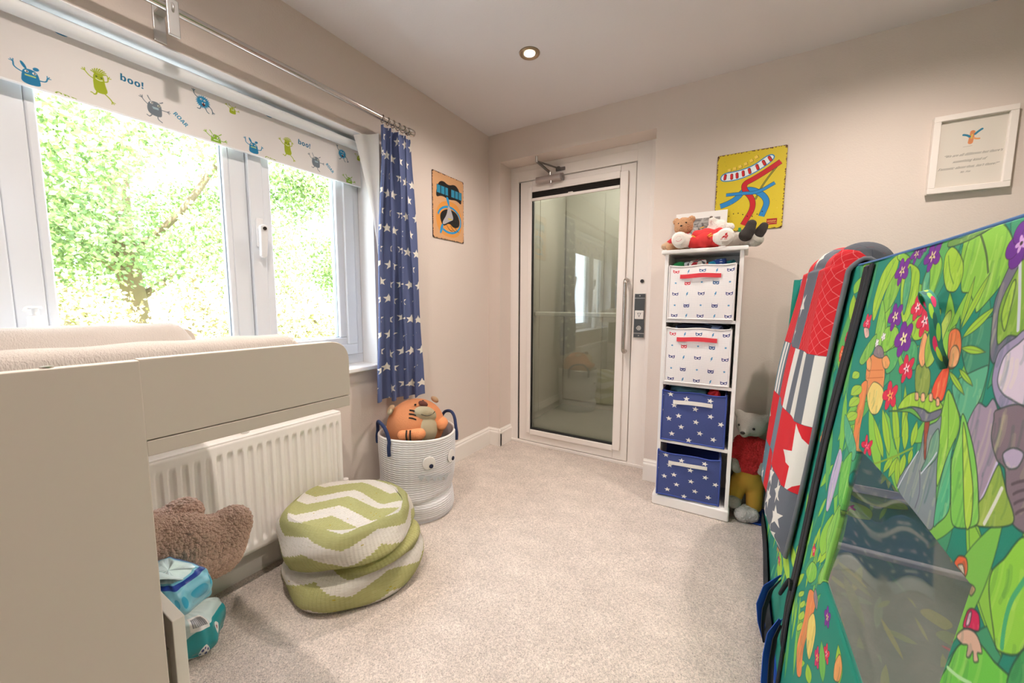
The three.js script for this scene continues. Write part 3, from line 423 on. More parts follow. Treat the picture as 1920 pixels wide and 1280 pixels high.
// the print: [kind, colour, ...millimetres along the side from z = -2.3 and up from the floor]; p outline, l leaf, s stroke, f flower
const jungleArt = [
  ['p', '#3c8f74', 1496, 1053, 1561, 1087, 1568, 1058, 1581, 1030, 1581, 1014, 1538, 1007],
  ['p', '#5db28e', 1573, 1022, 1584, 1021, 1588, 991, 1585, 974, 1577, 947, 1557, 949, 1511, 978, 1515, 994],
  ['p', '#8fcb4a', 1428, 1200, 1459, 1203, 1503, 1211, 1532, 1196, 1550, 1178, 1545, 1165, 1562, 1158, 1554, 1128, 1517, 1092, 1505, 1096, 1478, 1117, 1449, 1122, 1429, 1160],
  ['s', '#52703f', 5, 1457, 1203, 1487, 1178, 1511, 1145],
  ['p', '#6f9c4e', 1358, 1209, 1400, 1207, 1452, 1214, 1490, 1211, 1465, 1205, 1425, 1199, 1361, 1197],
  ['p', '#a3cf3f', 1370, 1196, 1396, 1187, 1427, 1166, 1439, 1141, 1429, 1122, 1397, 1125, 1368, 1153, 1356, 1183],
  ['s', '#6a9a3c', 3, 1368, 1182, 1386, 1156, 1415, 1134],
  ['p', '#a3cf3f', 1135, 1208, 1148, 1176, 1110, 1126, 1085, 1062, 1052, 1103, 1055, 1163, 1085, 1195],
  ['s', '#5d9a45', 3, 1126, 1199, 1086, 1150, 1076, 1086],
  ['p', '#86c24a', 1152, 1170, 1190, 1145, 1176, 1103, 1133, 1077, 1116, 1092, 1119, 1137],
  ['p', '#8fcb4a', 1134, 1215, 1188, 1203, 1211, 1189, 1170, 1190, 1136, 1201],
  ['p', '#a3cf3f', 1208, 1184, 1260, 1168, 1278, 1145, 1286, 1108, 1262, 1064, 1231, 1083, 1197, 1134, 1188, 1165],
  ['p', '#57ad7c', 1207, 1167, 1220, 1175, 1245, 1132, 1248, 1083, 1233, 1093, 1211, 1134],
  ['p', '#8fcb4a', 1330, 1187, 1352, 1171, 1354, 1141, 1340, 1087, 1308, 1110, 1293, 1140, 1301, 1169],
  ['p', '#5db28a', 1306, 1168, 1327, 1130, 1328, 1101, 1306, 1117, 1295, 1144],
  ['p', '#86c552', 1109, 1112, 1146, 1081, 1174, 1041, 1169, 1011, 1141, 1002, 1116, 1038, 1108, 1080],
  ['p', '#8fcb4a', 1177, 1052, 1228, 1055, 1249, 1038, 1235, 1017, 1202, 1000, 1181, 1006, 1168, 1033],
  ['p', '#a3cf3f', 1295, 1070, 1348, 1090, 1373, 1092, 1377, 1069, 1367, 1047, 1325, 1036, 1292, 1054],
  ['p', '#49a86e', 1315, 1034, 1343, 1027, 1361, 1002, 1361, 986, 1326, 986, 1286, 1005],
  ['p', '#5cb56a', 1210, 1001, 1262, 1019, 1277, 1004, 1268, 975, 1239, 960, 1216, 983],
  ['l', '#a3cf3f', 1479, 1068, 1485, 1100, 1478, 1141, 1472, 1102],
  ['l', '#a3cf3f', 1484, 1065, 1507, 1100, 1517, 1143, 1491, 1104],
  ['l', '#a3cf3f', 1495, 1053, 1533, 1072, 1556, 1099, 1516, 1079],
  ['l', '#a3cf3f', 1500, 1039, 1533, 1034, 1566, 1040, 1531, 1045],
  ['l', '#a3cf3f', 1484, 1003, 1509, 988, 1547, 979, 1519, 995],
  ['l', '#a3cf3f', 1512, 1010, 1531, 999, 1561, 994, 1539, 1006],
  ['p', '#77748a', 1577, 1040, 1560, 1077, 1550, 1106, 1555, 1137, 1563, 1157, 1588, 1164, 1638, 1069, 1604, 1053, 1593, 1029],
  ['p', '#82ad3f', 1586, 1053, 1566, 1096, 1572, 1130, 1592, 1157, 1636, 1073, 1603, 1064],
  ['p', '#a5cd48', 1575, 1090, 1576, 1127, 1584, 1127, 1591, 1090, 1592, 1069],
  ['s', '#cfd3e0', 7, 1574, 1160, 1596, 1120, 1618, 1072],
  ['p', '#a195bb', 1638, 1068, 1617, 1062, 1595, 1044, 1598, 1013, 1610, 996, 1630, 982, 1651, 978, 1681, 986],
  ['p', '#dccbe2', 1647, 1064, 1627, 1056, 1609, 1039, 1610, 1013, 1621, 1001, 1644, 995, 1681, 999],
  ['p', '#a593ac', 1577, 947, 1586, 976, 1605, 976, 1614, 988, 1631, 976, 1636, 953, 1659, 927, 1662, 919, 1657, 882, 1653, 870, 1625, 905, 1595, 932],
  ['s', '#cfc3e6', 6, 1660, 923, 1659, 900, 1654, 874],
  ['p', '#82717f', 1629, 978, 1682, 988, 1745, 892, 1714, 877, 1689, 903, 1676, 922, 1658, 926, 1636, 944, 1629, 965],
  ['p', '#b9aaca', 1665, 936, 1673, 927, 1684, 925, 1695, 932, 1696, 947, 1678, 947],
  ['s', '#5e4f5c', 4, 1695, 912, 1702, 918, 1715, 925],
  ['s', '#5e4f5c', 4, 1702, 904, 1706, 909, 1719, 917],
  ['s', '#5e4f5c', 4, 1708, 896, 1711, 900, 1723, 909],
  ['s', '#5e4f5c', 4, 1715, 888, 1716, 891, 1728, 901],
  ['p', '#94b24c', 1663, 921, 1677, 914, 1690, 902, 1715, 877, 1658, 845, 1651, 868, 1657, 882],
  ['s', '#dfe2d8', 7, 1673, 855, 1679, 881, 1682, 901],
  ['p', '#8fcb4a', 1501, 977, 1554, 947, 1560, 917, 1551, 883, 1549, 847, 1531, 868, 1509, 912, 1498, 952],
  ['s', '#6aa03e', 3, 1503, 971, 1528, 935, 1546, 902],
  ['p', '#84929c', 1491, 926, 1502, 937, 1515, 906, 1532, 869, 1570, 799, 1534, 780, 1425, 789, 1431, 826, 1464, 870, 1459, 904],
  ['p', '#6d9e8c', 1493, 869, 1490, 898, 1505, 918, 1524, 884, 1500, 853, 1487, 846],
  ['s', '#cdd3e4', 4, 1425, 790, 1441, 834, 1461, 868],
  ['s', '#5f5f78', 3, 1483, 844, 1505, 821, 1503, 791],
  ['s', '#cdd3e4', 4, 1491, 843, 1510, 868, 1519, 886],
  ['p', '#7fcb58', 1558, 955, 1595, 932, 1625, 905, 1650, 871, 1660, 846, 1615, 822, 1586, 857, 1566, 892, 1564, 928],
  ['p', '#b1d94e', 1566, 945, 1602, 912, 1633, 878, 1649, 842, 1639, 836, 1597, 894],
  ['p', '#55b98c', 1559, 920, 1563, 891, 1595, 836, 1578, 804, 1569, 799, 1555, 843, 1551, 883],
  ['l', '#a3cf3f', 1332, 809, 1303, 838, 1236, 865, 1279, 828],
  ['l', '#a3cf3f', 1354, 823, 1330, 858, 1266, 893, 1302, 848],
  ['l', '#a3cf3f', 1389, 838, 1364, 881, 1298, 928, 1336, 872],
  ['l', '#a3cf3f', 1408, 851, 1389, 900, 1339, 956, 1366, 894],
  ['l', '#a3cf3f', 1410, 852, 1407, 882, 1374, 911, 1381, 875],
  ['l', '#a3cf3f', 1432, 866, 1440, 888, 1425, 910, 1418, 883],
  ['l', '#a3cf3f', 1368, 826, 1349, 807, 1351, 787, 1372, 811],
  ['l', '#a3cf3f', 1390, 833, 1372, 811, 1377, 788, 1397, 816],
  ['l', '#a3cf3f', 1393, 833, 1394, 809, 1419, 790, 1416, 817],
  ['l', '#a3cf3f', 1414, 848, 1405, 827, 1421, 809, 1429, 834],
  ['l', '#a3cf3f', 1436, 864, 1429, 850, 1439, 837, 1446, 854],
  ['s', '#8aac3a', 5, 1301, 786, 1376, 828, 1437, 866],
  ['p', '#a14a3c', 1454, 914, 1470, 920, 1477, 894, 1491, 868, 1483, 869],
  ['p', '#a3cf3f', 1337, 909, 1353, 935, 1394, 953, 1452, 958, 1497, 951, 1470, 933, 1433, 932, 1388, 925],
  ['p', '#74758c', 1389, 924, 1434, 932, 1458, 931, 1494, 946, 1494, 934, 1462, 918, 1432, 914],
  ['p', '#6db24a', 1298, 894, 1344, 908, 1390, 923, 1423, 920, 1437, 914, 1385, 914],
  ['p', '#8ba04a', 1365, 992, 1392, 1001, 1422, 992, 1437, 965, 1429, 948, 1389, 952],
  ['p', '#ee5538', 1447, 963, 1451, 986, 1475, 1015, 1488, 992, 1490, 959, 1458, 955],
  ['p', '#f6a874', 1365, 1006, 1354, 1032, 1360, 1053, 1388, 1035, 1394, 1009, 1387, 995],
  ['p', '#f4804c', 1451, 1053, 1462, 1065, 1483, 1061, 1500, 1040, 1503, 1015, 1479, 1008],
  ['p', '#f7b07c', 1471, 1034, 1483, 1041, 1500, 1031, 1501, 1013, 1479, 1009],
  ['p', '#9cc247', 1402, 997, 1377, 1028, 1378, 1067, 1390, 1093, 1401, 1087, 1408, 1050, 1425, 1013],
  ['p', '#b4cf5c', 1432, 1014, 1411, 1050, 1418, 1081, 1433, 1092, 1442, 1076, 1435, 1045, 1452, 1011],
  ['p', '#eeb08c', 1388, 950, 1400, 952, 1408, 942, 1395, 939],
  ['p', '#eeb08c', 1413, 953, 1424, 956, 1432, 945, 1419, 942],
  ['p', '#eeb08c', 1442, 959, 1452, 961, 1460, 951, 1448, 949],
  ['p', '#eeb08c', 1470, 957, 1479, 959, 1486, 950, 1476, 947],
  ['p', '#e8925a', 1120, 957, 1133, 986, 1175, 993, 1220, 971, 1243, 934, 1247, 890, 1238, 871, 1200, 875, 1145, 916],
  ['p', '#ecd07a', 1168, 903, 1185, 932, 1239, 930, 1259, 909, 1251, 879, 1220, 869, 1188, 881],
  ['p', '#e88a50', 1148, 926, 1170, 876, 1182, 821, 1206, 779, 1161, 783, 1132, 849, 1115, 910],
  ['p', '#f0a566', 1197, 985, 1216, 995, 1241, 984, 1237, 970, 1217, 969],
  ['p', '#f0a566', 1106, 973, 1113, 983, 1139, 973, 1147, 952, 1124, 953],
  ['p', '#8c7c86', 1140, 989, 1148, 1009, 1181, 1008, 1203, 992, 1181, 985],
  ['f', '#f4f4f4', '#ffffff', 1143, 1015, 11, 8],
  ['f', '#f4f4f4', '#ffffff', 1172, 1031, 11, 8],
  ['s', '#c86a38', 2, 1128, 949, 1217, 964],
  ['s', '#c86a38', 2, 1141, 933, 1229, 950],
  ['l', '#a5cd48', 1079, 937, 1037, 932, 1037, 915, 1083, 923],
  ['l', '#a5cd48', 1118, 911, 1064, 899, 1061, 875, 1122, 892],
  ['l', '#a5cd48', 1123, 884, 1071, 870, 1068, 847, 1126, 866],
  ['l', '#a5cd48', 1138, 850, 1083, 837, 1072, 813, 1134, 831],
  ['p', '#7ebd52', 1059, 963, 1083, 1003, 1127, 1034, 1132, 995, 1091, 958],
  ['p', '#55ad84', 1055, 824, 1130, 806, 1190, 779, 1186, 749, 1093, 780],
  ['p', '#a7bd4a', 882, 1125, 924, 1098, 945, 1057, 913, 1035, 884, 1087],
  ['f', '#7a2b9c', '#e9d8a0', 1231, 1200, 26, 14],
  ['f', '#7a2b9c', '#e9d8a0', 1306, 1188, 32, 22],
  ['f', '#7a2b9c', '#e9d8a0', 1180, 1171, 34, 24],
  ['f', '#7a2b9c', '#f4e8b0', 1206, 1076, 34, 24],
  ['f', '#7a2b9c', '#f4e8b0', 1275, 1035, 38, 31],
  ['f', '#6f2a9a', '#d9a8e8', 1568, 1176, 28, 30],
  ['f', '#7a2b9c', '#c898d8', 1259, 1206, 13, 8],
  ['f', '#e0284e', '#ffd8e0', 1300, 1096, 26, 22],
  ['f', '#e0284e', '#ffd8e0', 1347, 1072, 31, 23],
  ['f', '#e0284e', '#ffe0e8', 1325, 983, 32, 21],
  ['f', '#e0284e', '#ffb060', 1285, 923, 34, 23],
  ['f', '#e0284e', '#ff7aa0', 1243, 803, 31, 15],
  ['f', '#e0284e', '#ffb0c0', 1043, 1056, 27, 20],
  ['p', '#e9b8b0', 1029, 1041, 1061, 1043, 1080, 1026, 1058, 1020],
  ['p', '#9a5cc0', 912, 1196, 962, 1197, 975, 1157, 981, 1108, 964, 1103],
  ['l', '#8fcb4a', 1150, 486, 1199, 561, 1155, 602, 1101, 514],
  ['l', '#8fcb4a', 1190, 586, 1226, 638, 1208, 676, 1169, 616],
  ['l', '#8fcb4a', 1178, 426, 1229, 486, 1223, 522, 1167, 455],
  ['p', '#6fbf55', 1130, 705, 1143, 739, 1172, 763, 1193, 716, 1206, 661, 1198, 633, 1157, 652],
  ['p', '#8ac85a', 1185, 498, 1148, 547, 1166, 607, 1191, 639, 1206, 590, 1218, 490, 1191, 436, 1167, 445],
  ['l', '#b0d34c', 1033, 287, 1071, 318, 1071, 333, 1029, 299],
  ['l', '#b0d34c', 1076, 284, 1108, 315, 1099, 325, 1064, 290],
  ['l', '#b0d34c', 1095, 261, 1129, 297, 1113, 305, 1077, 264],
  ['l', '#b0d34c', 1102, 234, 1134, 270, 1124, 281, 1089, 241],
  ['p', '#e88a50', 1117, 367, 1190, 399, 1196, 345, 1190, 259, 1220, 211, 1185, 183, 1131, 218, 1132, 294],
  ['p', '#ecd070', 1172, 321, 1198, 363, 1239, 354, 1253, 316, 1247, 279, 1203, 282],
  ['p', '#8c7c86', 1166, 386, 1165, 406, 1204, 404, 1211, 383],
  ['p', '#85c94c', 1045, 374, 1080, 426, 1133, 443, 1146, 420, 1101, 378],
  ['f', '#7a2b9c', '#e8d090', 1288, 425, 23, 17],
  ['f', '#e0284e', '#ffb0c8', 1337, 377, 21, 14],
  ['f', '#d4206a', '#ffd060', 1294, 328, 23, 17],
  ['f', '#e0284e', '#ffd0d8', 1072, 454, 18, 14],
  ['l', '#6fbf55', 1359, 328, 1345, 361, 1292, 370, 1314, 331],
  ['l', '#a3cf3f', 1291, 255, 1288, 278, 1244, 266, 1252, 241],
  ['l', '#a3cf3f', 1429, 394, 1421, 426, 1377, 436, 1392, 398],
  ['p', '#e8a060', 1387, 400, 1396, 430, 1420, 424, 1425, 398, 1402, 380],
  ['l', '#a3cf3f', 889, 228, 835, 267, 677, 265, 762, 218],
  ['l', '#a3cf3f', 934, 299, 917, 329, 827, 324, 857, 289],
  ['l', '#a3cf3f', 946, 345, 948, 370, 890, 361, 892, 333],
  ['l', '#a3cf3f', 772, 146, 762, 199, 669, 214, 688, 150],
  ['l', '#8fcb4a', 920, 572, 953, 613, 918, 637, 884, 589],
  ['l', '#8fcb4a', 902, 483, 939, 532, 915, 564, 875, 507],
  ['l', '#8fcb4a', 939, 428, 962, 467, 931, 486, 907, 440],
  ['p', '#c4b6d8', 1068, 638, 1070, 696, 1083, 742, 1119, 725, 1125, 663, 1116, 592, 1091, 585],
  ['f', '#e0452c', '#ff9060', 939, 428, 19, 10],
  ['f', '#d4206a', '#ff90b0', 693, 184, 26, 10],
  ['f', '#e8673c', '#ffb080', 620, 201, 41, 13],
  ['l', '#8fcb4a', 878, 1130, 920, 1146, 908, 1176, 863, 1156],
  ['l', '#a3cf3f', 898, 1056, 912, 1088, 878, 1130, 866, 1090],
  ['f', '#7a2b9c', '#c898d8', 951, 1178, 27, 20],
  ['l', '#8fcb4a', 900, 914, 925, 945, 903, 980, 877, 942],
  ['l', '#8fcb4a', 922, 840, 943, 867, 916, 894, 895, 861],
  ['l', '#8fcb4a', 919, 771, 945, 801, 922, 828, 895, 792],
  ['f', '#e8603c', '#ffb080', 890, 962, 20, 25],
  ['f', '#e0284e', '#ff90a0', 908, 1008, 16, 20],
  ['f', '#e89050', '#3a4a60', 893, 705, 26, 27],
  ['p', '#93d446', 1715, 800, 1710, 819, 1720, 839, 1740, 873, 1782, 792, 1756, 761, 1739, 773],
  ['s', '#45b07a', 7, 1758, 767, 1745, 800, 1756, 842],
  ['p', '#6ccb4a', 1690, 654, 1693, 688, 1698, 716, 1720, 743, 1754, 748, 1783, 747],
  ['s', '#b8e8b0', 5, 1692, 682, 1711, 688, 1736, 703],
  ['p', '#3f9f5a', 1780, 744, 1777, 763, 1784, 788, 1797, 762],
  ['p', '#e8673c', 1642, 784, 1647, 798, 1662, 804, 1671, 795, 1670, 785, 1652, 783],
  ['p', '#f0dccb', 1651, 787, 1659, 794, 1666, 790, 1668, 786],
  ['p', '#c89a7a', 1683, 784, 1691, 787, 1695, 785, 1692, 776, 1686, 776],
  ['p', '#d4175a', 1695, 739, 1694, 758, 1702, 767, 1714, 768, 1721, 755, 1706, 745],
  ['p', '#f0b8d8', 1699, 744, 1697, 757, 1701, 762, 1704, 749],
  ['p', '#dcb4a2', 1690, 722, 1698, 738, 1713, 748, 1726, 748, 1736, 741, 1730, 735, 1735, 730, 1729, 724, 1723, 731, 1721, 722, 1716, 719, 1712, 729, 1703, 723],
  ['f', '#a79bc0', '#dccbe0', 167, 1168, 98, 34],
  ['l', '#6fbf55', 80, 1024, 215, 1057, 173, 1105, 25, 1067],
  ['l', '#a3cf3f', 72, 942, 141, 981, 80, 1024, 6, 977],
  ['f', '#e0284e', '#ff80a0', 88, 1105, 69, 15],
];

function drawJungle(c, k, H) {
  c.save(); c.scale(k, k); const Y = (y) => H - y;
  c.fillStyle = '#128a78'; c.fillRect(-10, -10, 4000, 2000);
  const pairs = (a) => { const o = []; for (let i = 0; i + 1 < a.length; i += 2) o.push([a[i], Y(a[i + 1])]); return o; };
  const r = rng(31);
  // leaves further along the side, outside the picture
  for (let i = 0; i < 46; i++) { const x = 1830 + r() * 420, y = r() * 1200, a = r() * 6.28, L = 90 + r() * 120; c.fillStyle = ['#8fcb4a', '#a3cf3f', '#55b98c', '#6fbf55'][i % 4]; c.beginPath(); c.moveTo(x, Y(y)); c.quadraticCurveTo(x + Math.cos(a + 0.4) * L * 0.5, Y(y) + Math.sin(a + 0.4) * L * 0.5, x + Math.cos(a) * L, Y(y) + Math.sin(a) * L); c.quadraticCurveTo(x + Math.cos(a - 0.4) * L * 0.5, Y(y) + Math.sin(a - 0.4) * L * 0.5, x, Y(y)); c.fill(); }
  for (let i = 0; i < 85; i++) { const x = 850 + r() * 980, y = 560 + r() * 660, a = -1.57 + (r() - 0.5) * 2.2, L = 110 + r() * 130; c.fillStyle = ['#5fb25e', '#7fc552', '#45a071', '#8fcb4a', '#3d9a72'][i % 5]; c.beginPath(); c.moveTo(x, Y(y)); c.quadraticCurveTo(x + Math.cos(a + 0.45) * L * 0.55, Y(y) + Math.sin(a + 0.45) * L * 0.55, x + Math.cos(a) * L, Y(y) + Math.sin(a) * L); c.quadraticCurveTo(x + Math.cos(a - 0.45) * L * 0.55, Y(y) + Math.sin(a - 0.45) * L * 0.55, x, Y(y)); c.fill(); c.strokeStyle = 'rgba(30,60,50,0.45)'; c.lineWidth = 2; c.stroke(); }
  for (let i = 0; i < 42; i++) { const x = 930 + r() * 270, y = 10 + r() * 520, a = -1.57 + (r() - 0.5) * 1.6, L = 70 + r() * 80; c.fillStyle = ['#5fb25e', '#7fc552', '#a3cf3f', '#8fcb4a', '#3d9a72'][i % 5]; c.beginPath(); c.moveTo(x, Y(y)); c.quadraticCurveTo(x + Math.cos(a + 0.4) * L * 0.55, Y(y) + Math.sin(a + 0.4) * L * 0.55, x + Math.cos(a) * L, Y(y) + Math.sin(a) * L); c.quadraticCurveTo(x + Math.cos(a - 0.4) * L * 0.55, Y(y) + Math.sin(a - 0.4) * L * 0.55, x, Y(y)); c.fill(); c.strokeStyle = 'rgba(30,60,50,0.4)'; c.lineWidth = 1.5; c.stroke(); }
  for (let i = 0; i < 60; i++) { const x = 60 + r() * 760, y = r() * 620, a = -1.57 + (r() - 0.5) * 0.9, L = 60 + r() * 80; c.fillStyle = ['#8fcb4a', '#a3cf3f', '#55b98c', '#6fbf55'][i % 4]; c.beginPath(); c.moveTo(x, Y(y)); c.quadraticCurveTo(x + Math.cos(a + 0.35) * L * 0.5, Y(y) + Math.sin(a + 0.35) * L * 0.5, x + Math.cos(a) * L, Y(y) + Math.sin(a) * L); c.quadraticCurveTo(x + Math.cos(a - 0.35) * L * 0.5, Y(y) + Math.sin(a - 0.35) * L * 0.5, x, Y(y)); c.fill(); }
  for (const [kind, col, ...a] of jungleArt) {
    c.fillStyle = col; c.lineJoin = c.lineCap = 'round';
    if (kind === 'p') {
      const q = pairs(a); outline(c, q); c.fill(); c.save(); c.clip();
      // brush streaks inside the outline
      let x0 = 1e9, x1 = -1e9, y0 = 1e9, y1 = -1e9; for (const [x, y] of q) { x0 = Math.min(x0, x); x1 = Math.max(x1, x); y0 = Math.min(y0, y); y1 = Math.max(y1, y); }
      const n = Math.min(26, Math.round((x1 - x0) * (y1 - y0) / 500) + 3);
      for (let i = 0; i < n; i++) { const x = lerp(x0, x1, r()), y = lerp(y0, y1, r()), L = (y1 - y0) * (0.2 + 0.4 * r()); c.strokeStyle = r() < 0.5 ? 'rgba(255,255,170,0.13)' : 'rgba(0,70,60,0.12)'; c.lineWidth = 3 + 5 * r(); c.beginPath(); c.moveTo(x, y); c.quadraticCurveTo(x + 8, y + L / 2, x + 4, y + L); c.stroke(); }
      c.restore(); outline(c, q); c.strokeStyle = 'rgba(30,50,45,0.55)'; c.lineWidth = 2.2; c.stroke();
    } else if (kind === 'l') {
      const [b, l, t, q] = pairs(a); c.beginPath(); c.moveTo(...b); c.quadraticCurveTo(2 * l[0] - (b[0] + t[0]) / 2, 2 * l[1] - (b[1] + t[1]) / 2, ...t); c.quadraticCurveTo(2 * q[0] - (b[0] + t[0]) / 2, 2 * q[1] - (b[1] + t[1]) / 2, ...b); c.fill(); c.strokeStyle = 'rgba(30,60,50,0.5)'; c.lineWidth = 1.8; c.stroke();
      c.strokeStyle = 'rgba(110,110,90,0.45)'; c.lineWidth = 1.5; c.beginPath(); c.moveTo(...b); c.lineTo(...t); c.stroke();
    } else if (kind === 's') { c.strokeStyle = col; c.lineWidth = a[0] * 0.8; smoothPath(c, pairs(a.slice(1)), false); c.stroke(); }
    else { const [cc, x, y, rx, ry] = a; for (let i = 0; i < 5; i++) { const q = i * 1.2566 + 0.4; c.beginPath(); c.ellipse(x + Math.cos(q) * rx * 0.55, Y(y) + Math.sin(q) * ry * 0.55, rx * 0.52, ry * 0.48, q, 0, 7); c.fill(); c.strokeStyle = 'rgba(40,10,40,0.35)'; c.lineWidth = 1.5; c.stroke(); } c.fillStyle = cc; for (let i = 0; i < 5; i++) { const q = i * 1.2566 + 0.4; c.beginPath(); c.ellipse(x + Math.cos(q) * rx * 0.22, Y(y) + Math.sin(q) * ry * 0.22, rx * 0.20, ry * 0.11, q, 0, 7); c.fill(); } c.fillStyle = '#3a2c30'; c.beginPath(); c.ellipse(x, Y(y), rx * 0.10, ry * 0.08, 0, 0, 7); c.fill(); }
  }
  c.restore();
}
const jungleMap = canvasTex(2048, 1156, (c, w) => drawJungle(c, w / 2150, 1213));
{
  const t = thing('safety_bed', 'tall padded bed enclosure with a bright jungle print, black zips and a clear window', 'bed');
  const print = std('#ffffff', 0.72, { map: jungleMap, bumpMap: weaveBump, bumpScale: 0.0004 }), black = cloth('#2a2d33'), blue = std('#1f4fae', 0.6);
  const WA = [-1.105, -0.612, 0.452, 0.787];
  {
    const s = new THREE.Shape(), a0 = BZ0 + 2.3, a1 = BZ1 + 2.3; s.moveTo(a0, 0.012); s.lineTo(a1, 0.012); s.lineTo(a1, bedTop - 0.006); s.lineTo(a0, bedTop - 0.006);
    const h = new THREE.Path(); h.moveTo(WA[0] + 2.3, WA[2]); h.lineTo(WA[0] + 2.3, WA[3]); h.lineTo(WA[1] + 2.3, WA[3]); h.lineTo(WA[1] + 2.3, WA[2]); h.closePath(); s.holes.push(h);
    let g = new THREE.ExtrudeGeometry(s, { depth: 0.004, bevelEnabled: true, bevelSize: 0.004, bevelThickness: 0.004, bevelSegments: 3, steps: 1 });
    g = new TessellateModifier(0.11, 7).modify(g); const p = g.attributes.position, uv = new Float32Array(p.count * 2);
    for (let i = 0; i < p.count; i++) { const a = p.getX(i), b = p.getY(i), e = p.getZ(i); uv[2 * i] = a / 2.15; uv[2 * i + 1] = b / 1.213; p.setXYZ(i, bedX(a - 2.3, b) + 0.008 - e, b, a - 2.3); }
    g.setAttribute('uv', new THREE.BufferAttribute(uv, 2)); g.deleteAttribute('normal'); g.computeVertexNormals();
    mesh('side_panel', toCreasedNormals(g, 0.6), print, t);
  }
  const inner = std('#ffffff', 0.75, { map: jungleMap.clone() }); inner.map.wrapS = THREE.RepeatWrapping; inner.map.repeat.set(0.5, 1); inner.map.offset.set(0.18, 0);
  const XF = 2.86;
  mesh('end_panel', slabSurf((u, v) => [lerp(1.82 + 0.04 * v, XF, u), lerp(0.012, bedTop, v), BZ0 - 0.004 + 0.008 * v], 12, 12, -0.035, (u, v) => [u, v]), inner, t);
  mesh('end_panel', slabSurf((u, v) => [lerp(XF, 1.83 + 0.11 * v, u), lerp(0.012, bedTop, v), BZ1 + 0.004], 12, 12, -0.035, (u, v) => [u, v]), inner, t);
  mesh('side_panel', slabSurf((u, v) => [XF, lerp(0.012, bedTop, v), lerp(BZ0, BZ1, u)], 12, 12, 0.035, (u, v) => [u * 2, v]), inner, t);
  mesh('piping', tube(Array.from({ length: 24 }, (_, i) => { const z = lerp(BZ0, BZ1, i / 23); return [bedX(z, bedTop) + 0.006, bedTop, z]; }), 0.004, 60, 8), std('#3f6ea8', 0.5), t);
  // clear vinyl window with a stitched grey hem
  const w = mesh('vinyl_window', surf((u, v) => { const z = lerp(WA[0] - 0.004, WA[1] + 0.004, u), y = lerp(WA[2] - 0.004, WA[3] + 0.004, v); return [bedX(z, y) + 0.006 + 0.003 * Math.sin(u * 7 + v * 3) * Math.sin(v * 5), y, z]; }, 24, 18), std('#d9dde0', 0.06, { transmission: 0.93, ior: 1.5, thickness: 0, side: THREE.DoubleSide }), t); w.castShadow = false;
  // zip: two black tapes, teeth, slider with a ring pull
  const tape = (z0f, z1f, y0, y1, off) => slabSurf((u, v) => { const y = lerp(y0, y1, v), z = lerp(z0f(y), z1f(y), u); return [bedX(z, y) - off, y, z]; }, 4, 40, -0.003);
  const zc = (y) => -1.345 + 0.012 * Math.sin(y * 7) + (y < 0.2 ? (0.2 - y) * 0.5 : 0);
  const zip = mesh('zip_tape', [tape((y) => zc(y) - 0.034, (y) => zc(y) - 0.003, 0.10, 1.20, 0.004), tape((y) => zc(y) + 0.003, (y) => zc(y) + 0.030, 0.02, 1.205, 0.004)], black, t);
  mesh('zip_teeth', tube(Array.from({ length: 30 }, (_, i) => { const y = lerp(0.13, 1.19, i / 29); return [bedX(zc(y), y) - 0.006, y, zc(y)]; }), 0.0032, 80, 6), std('#15161a', 0.35), zip);
  mesh('zip_slider', [bb(bedX(-1.345, 0.275) - 0.016, bedX(-1.345, 0.275) - 0.004, 0.258, 0.288, zc(0.27) - 0.008, zc(0.27) + 0.008, 0.003)], std('#3a3c40', 0.3, { metalness: 0.8 }), zip);
  mesh('ring_pull', put(new THREE.TorusGeometry(0.026, 0.0045, 10, 32), 1.822, 0.238, -1.372, 0.3, 1.2), black, zip);
  mesh('bottom_band', slabSurf((u, v) => { const z = lerp(-2.22, -1.36, u), y = lerp(0.012, 0.060 + 0.02 * Math.sin(u * 6), v); return [bedX(z, y) - 0.007 - 0.02 * Math.sin(v * 3) * u, y, z]; }, 30, 4, -0.003), black, t);
  mesh('base_mat', [bb(1.802, 1.825, 0.001, 0.012, -2.22, -0.2, 0.003), bb(1.72, 1.83, 0.001, 0.010, -2.37, -2.19, 0.003), bb(1.825, XF, 0.001, 0.012, BZ0 + 0.01, BZ1 - 0.01, 0.003)], blue, t);
  // two blue and black straps trailing from the bottom of the zip
  const strap = (pts, wd) => slabSurf((u, v) => { const k = v * (pts.length - 1), i = Math.min(pts.length - 2, Math.floor(k)), f = k - i, q = (j) => lerp(pts[i][j], pts[i + 1][j], f); return [q(0) + 0.006 - u * wd * 0.48 * q(3), q(1) - 0.006 * Math.sin(u * 3.1), q(2) + (u - 0.4) * wd * 0.35 * q(3)]; }, 6, 30, 0.002);
  const sp = [[[1.818, 0.215, -1.468, 0.15], [1.800, 0.16, -1.478, 1.0], [1.786, 0.10, -1.462, 1.1], [1.780, 0.05, -1.44, 0.7], [1.782, 0.012, -1.42, 0.3]], [[1.812, 0.17, -1.318, 0.3], [1.802, 0.13, -1.300, 0.9], [1.796, 0.08, -1.275, 1.0], [1.792, 0.03, -1.225, 1.0], [1.790, 0.008, -1.17, 0.5]]];
  for (const s of sp) { const b = mesh('strap', strap(s, 0.062), blue, t); mesh('strap_lining', strap(s.map(([x, y, z, k]) => [x - 0.002, y - 0.010, z + 0.010, k]), 0.026), black, b); }
  // fabric loop sewn to the side
  const lp = [[1.945, 1.085, -0.921], [1.930, 1.108, -0.919], [1.922, 1.120, -0.900], [1.916, 1.120, -0.872], [1.916, 1.108, -0.850], [1.918, 1.075, -0.834], [1.922, 1.035, -0.828], [1.932, 1.005, -0.824]];
  const crv = new THREE.CatmullRomCurve3(lp.map((p) => V(...p)));
